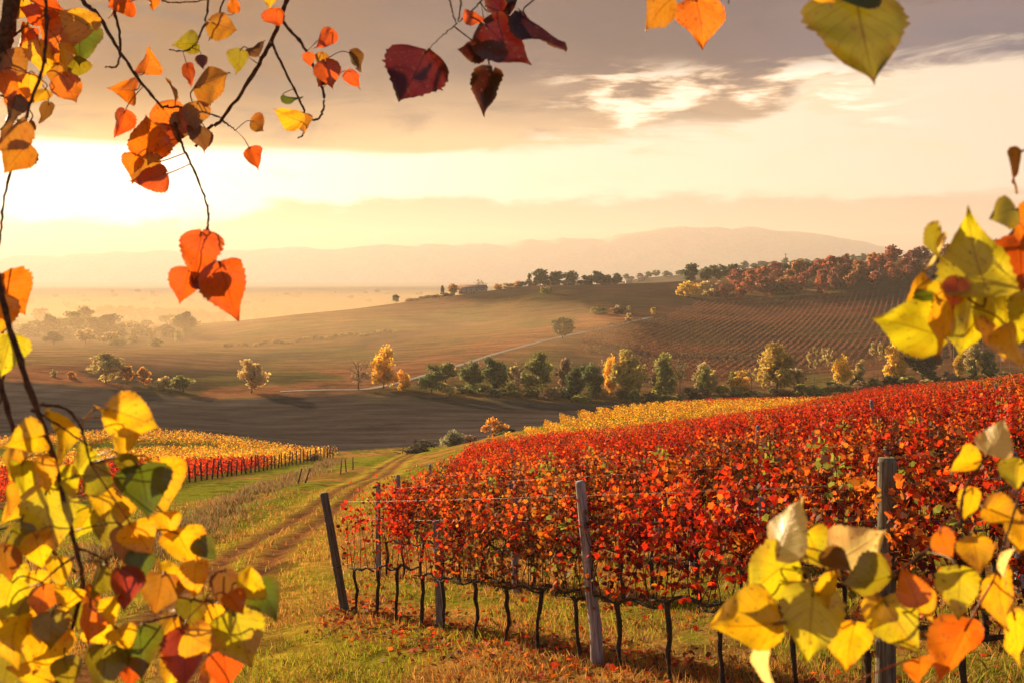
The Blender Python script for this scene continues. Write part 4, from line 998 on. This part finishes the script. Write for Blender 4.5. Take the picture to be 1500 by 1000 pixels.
def leaf_mesh(L, col, r, petiole=None, cup=None, width=None):
    nt, ns = 30, 11; swp = r.normal(0, 0.07) * L
    t = np.linspace(0, 1, nt) ** 1.05; s = np.linspace(-1, 1, ns)
    W = L * 0.5 * (width or r.uniform(0.84, 1.10)); w = W * np.interp(t, PROF_T, PROF_W)
    ser = 1 + 0.040 * np.sin(np.arange(nt) * 2.4 + r.uniform(0, 6)) + r.normal(0, 0.022, nt)
    T, S = np.meshgrid(t, s, indexing='ij')
    lob = np.clip(1 - T / 0.34, 0, 1) ** 1.3 * np.abs(S) ** 1.6 * 0.13 * L
    asym = 1 + r.normal(0, 0.06) * np.sign(S)
    x = w[:, None] * S * asym * (1 + (ser[:, None] - 1) * (np.abs(S) > 0.85)) + swp * T ** 2; y = T * L - lob * r.uniform(0.2, 1.5)
    fold = r.uniform(0.05, 0.50) if cup is None else cup
    bend = r.normal(0.10, 0.22); wv = r.uniform(0, 6, 3)
    z = -fold * np.abs(x) * 1.0 + bend * L * (T - 0.35) ** 2 * 1.4 + 0.040 * L * np.sin(S * 4 + T * 7 + wv[0]) * np.abs(S) + 0.030 * L * np.sin(T * 13 + S * 2.2 + wv[1]) * np.abs(S) ** 1.5
    z = z + 0.05 * L * np.maximum(T - 0.75, 0) * r.normal(0, 6) * 0.5
    V = np.stack([x, y, z], -1).reshape(-1, 3)
    i = np.arange(nt - 1)[:, None] * ns; j = np.arange(ns - 1)[None]
    f = np.stack([i + j, i + j + 1, i + ns + j + 1, i + ns + j], -1).reshape(-1, 4)
    c = np.array(col)[None, None] * np.ones((nt, ns, 1)); ed = (np.abs(S) ** 6)[..., None] * r.uniform(0, 0.5)
    tipb = (sstep(T, 0.86, 1.0))[..., None] * r.uniform(0.2, 0.8)
    pat = sstep(vnoise(S * 1.5 + r.uniform(0, 50), T * 2.5 + r.uniform(0, 50), 3), 0.5, 0.85)[..., None] * r.uniform(0, 0.7)
    hue = np.array(col) * r.choice([np.array([1.05, 0.62, 0.7]), np.array([0.75, 0.95, 1.0]), np.array([1.0, 0.75, 0.8])])
    c = c * (1 - pat) + hue * pat
    c = c * (1 - np.maximum(ed, tipb)) + np.array([0.26, 0.10, 0.02]) * np.maximum(ed, tipb)
    mb = MB().add(V, f, c.reshape(-1, 3), np.stack([S, T], -1).reshape(-1, 2))
    if petiole is not None:
        mb.tube(petiole, np.linspace(0.0013, 0.0010, len(petiole)) * (L / 0.06) ** 0.5, 5, (np.array(col) * 0.6 + np.array([0.12, 0.06, 0.01])))
    return mb.mesh('leaf', M_FG, True, uv=True)

def branch(name, label, depth, twigs, leaf_txt, seed, group='poplar branches framing the view', jit=0.05, lscale=1.0):
    r = np.random.default_rng(seed); mb = MB(); pts = []
    o0 = None
    TW = []
    for tw in twigs:
        rad, dd, P = tw[0], tw[1], tw[2:]
        W3 = np.array([wpt(a, b, depth + dd) for a, b in P]); C = curve(W3, max(8, len(P) * 7))
        C[1:-1] += r.normal(0, 0.0004 * depth, (len(C) - 2, 3)); TW.append((rad, C)); pts.append(C[2:])
    o0 = TW[0][1][0]; e = empty(name, o0, label, 'branch', group)
    for rad, C in TW:
        k = len(C); rr = np.linspace(rad, rad * 0.5, k) * (depth / F) * 0.5 * (1 + 0.10 * r.normal(0, 1, k)); rr[::6] *= 1.25
        mb.tube(C - o0, rr, 8)
    link('twig', mb.mesh('twig', M_TWIG, True), e)
    allp = np.concatenate(pts)
    for ln in leaf_txt.strip().split('\n'):
        for item in ln.split(';'):
            q = item.split()
            if len(q) < 5: continue
            cx, cy, Lp, ang = map(float, q[:4]); col = np.array(LC[q[4]]); roll = float(q[5]) if len(q) > 5 else r.normal(0, 24); dz = float(q[6]) if len(q) > 6 else r.uniform(-jit, jit); wd = float(q[7]) if len(q) > 7 else None
            d = depth + dz; L = Lp * lscale / F * d; T = np.array([math.cos(R(ang)), 0, -math.sin(R(ang))]); N = np.array([0, -1.0, 0]); S = np.cross(T, N)
            rr_ = R(roll); S2 = S * math.cos(rr_) + N * math.sin(rr_); N2 = np.cross(S2, T)
            pt = R(r.normal(0, 16)); T2 = T * math.cos(pt) + N2 * math.sin(pt); N3 = np.cross(S2, T2)
            c0 = wpt(cx, cy, d) - T2 * L * 0.5
            M = Matrix(((S2[0], T2[0], N3[0], c0[0] - o0[0]), (S2[1], T2[1], N3[1], c0[1] - o0[1]), (S2[2], T2[2], N3[2], c0[2] - o0[2]), (0, 0, 0, 1)))
            di = np.linalg.norm((allp - c0) * [1, 0.5, 1], axis=1) + 0.02 * (((allp - c0) @ T2) > 0.2 * L); tgt = allp[np.argmin(di)]
            Mi = np.array(M.to_3x3()).T; loc = Mi @ (tgt - c0); D = np.linalg.norm(loc)
            P = curve([np.array([0, 0.06 * L, 0]), np.array([0, -0.22 * min(D, L), 0]) * 0.8 + loc * 0.25, loc], 8)
            lo = link('leaf', leaf_mesh(L, col * r.uniform(0.85, 1.1), r, P, None, wd), e); lo.matrix_local = M
    return e

branch('poplar_branch', 'hanging branch with big yellow leaves filling the lower left corner', 1.05,
  [(11, 0, (-6, 400), (12, 470), (40, 560), (75, 660), (100, 760), (120, 845), (108, 910), (82, 1010)), (8, .05, (-20, 500), (0, 560), (20, 630), (42, 700), (58, 770), (80, 810), (112, 838)),
   (5, -.02, (60, 592), (95, 598), (118, 625), (132, 678)), (4, .02, (-10, 778), (25, 765), (46, 735)), (5, .02, (120, 850), (150, 890), (180, 925), (225, 908), (262, 900)), (4, 0, (45, 600), (70, 612), (112, 640), (128, 650)),
   (4, -.03, (108, 815), (80, 835), (62, 852)), (4, .03, (110, 800), (150, 818), (170, 845), (240, 870), (300, 880))],
  """200 612 92 20 y 8;158 607 55 260 a 20;178 648 62 100 y;88 645 95 95 y;32 645 70 165 y 15;35 705 75 95 Y;152 700 62 10 l 10;212 720 92 80 g 5;238 715 85 80 y 30
  120 680 62 120 Y;65 700 60 80 a;72 765 110 75 Y 5;30 800 62 90 l;155 772 80 100 l;207 790 66 60 a;182 800 62 90 b;272 806 78 70 y 5;303 806 46 60 g 25;238 838 52 200 y
  285 850 62 95 a;330 868 62 85 k;362 850 62 290 y 20;392 878 72 55 g 10;180 866 72 80 R;232 872 74 100 b;140 853 66 120 l;276 908 70 95 l;322 910 62 70 a;345 885 46 60 o
  296 940 62 30 a;355 938 98 70 Y 8;338 920 60 110 g;272 968 92 80 R;332 985 70 80 r;208 958 80 85 g;182 940 56 70 y;60 955 90 110 y;76 925 60 90 l;112 905 60 100 l
  28 858 60 70 Y;8 880 74 110 Y;18 940 82 100 y;40 985 70 200 y;100 990 60 80 l;128 915 66 95 o;152 985 72 90 l;8 830 60 90 b;62 882 52 90 o;100 705 50 60 Y
  15 680 60 100 y;150 740 52 80 y;175 748 50 100 a;55 860 50 80 y;120 770 60 120 Y;100 880 50 110 y;150 930 60 60 y;240 925 60 120 y;250 985 60 100 y;305 1000 60 90 o;190 985 60 90 r
  22 740 66 120 y;60 810 60 70 y;48 890 60 120 a;85 840 55 80 y;130 880 50 100 o;15 910 60 80 l;225 700 50 120 y;186 690 56 70 l;245 770 50 80 a;205 830 60 100 g;165 895 54 80 y;10 985 70 100 l""", 11, lscale=0.86)
branch('poplar_branch', 'pale hanging stem with orange leaves down the left edge', 1.25,
  [(6, .1, (66, -30), (68, 45), (62, 100), (45, 150), (25, 220), (6, 290), (0, 350), (-12, 420)), (6, .06, (-15, 330), (-5, 400), (2, 470), (6, 540), (-2, 600))],
  """20 440 74 55 o 20;8 522 66 95 Y;4 205 70 120 b;20 235 50 130 b;-5 470 60 90 a""", 12)
branch('poplar_limb', 'thick brown limb crossing the top left corner', 1.9,
  [(28, 0, (24, -60), (14, 20), (2, 90), (-22, 170)), (4, .02, (12, 60), (30, 45), (48, 28), (62, 10)), (4, .02, (0, 88), (25, 100), (55, 113)), (3, .02, (-5, 138), (15, 146), (40, 158))],
  """105 25 56 205 a;82 112 36 100 b;118 68 72 75 g 10;106 100 42 120 l;85 58 60 110 o;62 88 50 90 a;22 102 52 60 b;15 168 54 100 k;22 198 62 120 b;42 128 42 90 a;50 55 24 60 r
  76 14 48 20 r;104 132 52 60 o;67 168 32 98 k 70;30 60 44 110 o;48 75 40 70 o;30 18 40 100 a;75 85 50 60 o;40 20 36 200 r;10 130 44 80 o;55 140 34 110 a;30 150 40 60 o;95 90 46 80 a;70 40 40 120 o;8 60 40 90 b""", 13)
branch('poplar_branch', 'leafy branch with orange leaves hanging across the upper left sky', 2.1,
  [(7, 0, (100, -40), (120, 0), (145, 25), (175, 75), (210, 125), (237, 157)), (8, .05, (436, -50), (420, 0), (402, 50), (370, 110), (325, 175), (306, 188), (286, 215)), (5, .04, (412, 30), (445, 70), (465, 115), (475, 140), (470, 170), (458, 176), (440, 165)),
   (4, .04, (397, 60), (420, 110), (440, 150), (447, 170), (445, 195), (436, 203)), (5, -.02, (160, -40), (165, 0), (175, 50), (176, 80), (170, 97), (154, 99)), (4, .02, (310, -30), (305, 0), (300, 35), (285, 65), (270, 75), (248, 73)),
   (3, .02, (225, -10), (240, 2), (270, 4), (304, 0)), (3, .03, (335, -30), (328, 0), (312, 38), (306, 60)), (4, .02, (237, 157), (252, 157), (290, 162), (327, 174)), (4, 0, (255, 180), (268, 215), (282, 245), (300, 290), (305, 330), (295, 346)), (3, .05, (327, 178), (345, 191))],
  """216 90 40 275 o 5;180 132 46 185 o 5;176 184 42 115 r;330 40 44 20 b;342 6 26 270 o;270 64 36 180 l;352 91 38 90 l;376 67 32 300 k 40;295 92 22 90 m;278 112 30 80 r
  310 118 64 350 b 20;251 130 34 260 b 70;216 198 66 275 o;252 178 52 55 o;225 216 66 100 a;262 190 42 100 k;288 172 46 90 b;295 203 44 95 k 50;204 248 52 115 b;218 264 54 155 r;193 243 34 110 o
  380 184 30 30 b;372 233 36 70 r;405 30 32 90 r;475 62 34 120 r;476 95 34 80 b 60;480 110 40 80 r;453 88 22 80 r;520 92 34 70 k;520 118 30 60 r;430 143 28 0 g 60;420 170 44 200 a
  443 182 30 80 b;472 122 18 120 d;396 3 22 90 y;174 8 42 160 r;222 4 26 90 o;165 15 30 70 r;238 205 46 120 o;270 172 36 240 r""", 14)
branch('poplar_twig', 'twig tip with three red-orange leaves dangling before the misty hills', 1.35,
  [(3, 0, (305, 300), (304, 330), (292, 350), (285, 362)), (2.5, .01, (304, 330), (312, 365), (322, 392))],
  """290 376 68 95 r 5 -.02 .95;271 421 52 105 r 35 .01;336 430 96 60 r 35 0 .8;306 412 44 50 d 25 .02""", 15)  # small dark red leaf painted in for the shadow on the red-orange ones
branch('poplar_twig', 'cluster of dark red leaves hanging from the top edge', 1.6,
  [(4, 0, (676, -60), (675, 0), (671, 32)), (3, .01, (656, -30), (661, 12), (668, 34)), (2, 0, (670, 34), (645, 55), (622, 80)), (3, .02, (720, -40), (712, -10), (690, 18), (672, 33)), (2.5, 0, (780, -40), (782, 0))],
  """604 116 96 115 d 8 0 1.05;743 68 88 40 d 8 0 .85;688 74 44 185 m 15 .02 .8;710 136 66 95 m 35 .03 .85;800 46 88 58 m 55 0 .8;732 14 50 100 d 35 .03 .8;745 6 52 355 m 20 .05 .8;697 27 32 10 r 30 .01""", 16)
branch('poplar_twig', 'two orange-brown leaves hanging side by side from the top edge', 1.6,
  [(3, 0, (985, -50), (990, -20), (1000, -4), (1020, 2)), (2.5, 0, (990, -22), (980, -6)), (2.5, 0, (1062, -40), (1066, -8), (1068, 6))],
  """962 20 64 135 b 40;1026 33 74 84 o 5""", 17)
branch('poplar_twig', 'single large olive green leaf hanging at the top right', 0.85,
  [(5, 0, (1190, -60), (1215, -30), (1240, -10), (1258, 0)), (3, 0, (1190, -55), (1200, -20), (1203, -8))],
  """1262 54 146 86 q 4 0 1.12;1208 -2 40 60 a 30;1256 -30 80 300 g 40""", 18)
branch('poplar_branch', 'branch of large yellow-green leaves entering at the upper right edge', 0.9,
  [(7, .03, (1570, 230), (1520, 300), (1480, 345), (1440, 385), (1400, 425), (1380, 445)), (4, .03, (1520, 300), (1505, 400), (1480, 460)), (4, .02, (1400, 425), (1385, 400), (1372, 380))],
  """1484 252 64 125 b 50;1370 362 58 100 l 45;1374 372 50 110 c 60;1466 312 52 160 l;1430 375 132 265 Y 5 -.03;1352 424 64 265 a;1326 474 98 200 Y 10;1384 474 104 96 a 45;1418 470 112 105 Y 10 -.01
  1475 452 110 75 Y;1494 392 78 90 r;1485 510 66 70 y;1500 335 66 110 o;1360 440 40 0 g;1458 500 66 100 a 40;1400 432 46 100 o;1510 470 80 80 Y""", 19)
branch('poplar_branch', 'branch of yellow leaves reaching in at the lower right corner', 0.9,
  [(7, .05, (1580, 660), (1500, 700), (1435, 740), (1365, 800), (1295, 845), (1210, 845), (1150, 872)), (5, -.02, (1408, 770), (1412, 720), (1440, 675), (1455, 650)), (4, 0, (1500, 705), (1470, 800), (1455, 850)), (4, .02, (1295, 845), (1275, 880), (1265, 930), (1263, 1010)),
   (4, .02, (1210, 845), (1160, 890), (1130, 950), (1122, 1010)), (4, .03, (1150, 872), (1148, 830), (1150, 800))],
  """1464 638 66 302 c 55;1405 679 58 190 y 30;1490 698 48 100 Y;1420 742 50 100 y;1475 755 62 20 a;1154 766 98 280 c 68;1196 806 72 60 Y 10;1268 796 92 325 c 40;1122 848 110 150 Y 5;1085 918 118 165 y 8
  1098 884 56 170 g;1186 920 116 100 Y;1244 948 88 96 y 10;1272 856 88 170 l 20;1334 856 66 250 o;1322 922 94 62 Y 8;1282 902 52 100 y;1394 962 112 110 o 10;1405 872 76 95 Y;1430 815 56 80 a
  1474 832 62 95 c 50;1466 880 88 80 a;1126 968 98 98 c 62;1170 868 60 60 Y;1230 820 50 30 k;1360 890 50 80 a;1490 940 80 90 y;1215 870 60 90 y;1345 985 60 80 o;1500 790 60 100 a;1385 800 50 60 o""", 20, lscale=0.9)  # small dark green leaf at the left end stands in for a shadow

# ------------------------------------------------------------------ haze
hm, q = base_mat('haze')
ho = q.new('ShaderNodeOutputMaterial'); pv = q.new('ShaderNodeVolumePrincipled')
pv.inputs['Color'].default_value = (1.0, 0.87, 0.76, 1); pv.inputs['Density'].default_value = 0.00010; pv.inputs['Anisotropy'].default_value = 0.28
q.l.new(pv.outputs[0], ho.inputs['Volume'])
hz_o = link('haze', MB().box((-13500, -10400, -150), (13500, 10400, 440)).mesh('haze', hm)); tag(hz_o, 'warm morning haze filling the valley', 'haze', kind='stuff')
hz_o.display_type = 'WIRE'

mm, q = base_mat('mist')
mo = q.new('ShaderNodeOutputMaterial'); mv = q.new('ShaderNodeVolumePrincipled')
mv.inputs['Color'].default_value = (1.0, 0.70, 0.40, 1); mv.inputs['Density'].default_value = 0.0008; mv.inputs['Anisotropy'].default_value = 0.36
q.l.new(mv.outputs[0], mo.inputs['Volume'])
mi_o = link('mist', MB().box((-900, 380, -140), (50, 1250, -20)).mesh('mist', mm)); tag(mi_o, 'low golden mist lying in the valley on the left', 'mist', kind='stuff')
mi_o.display_type = 'WIRE'
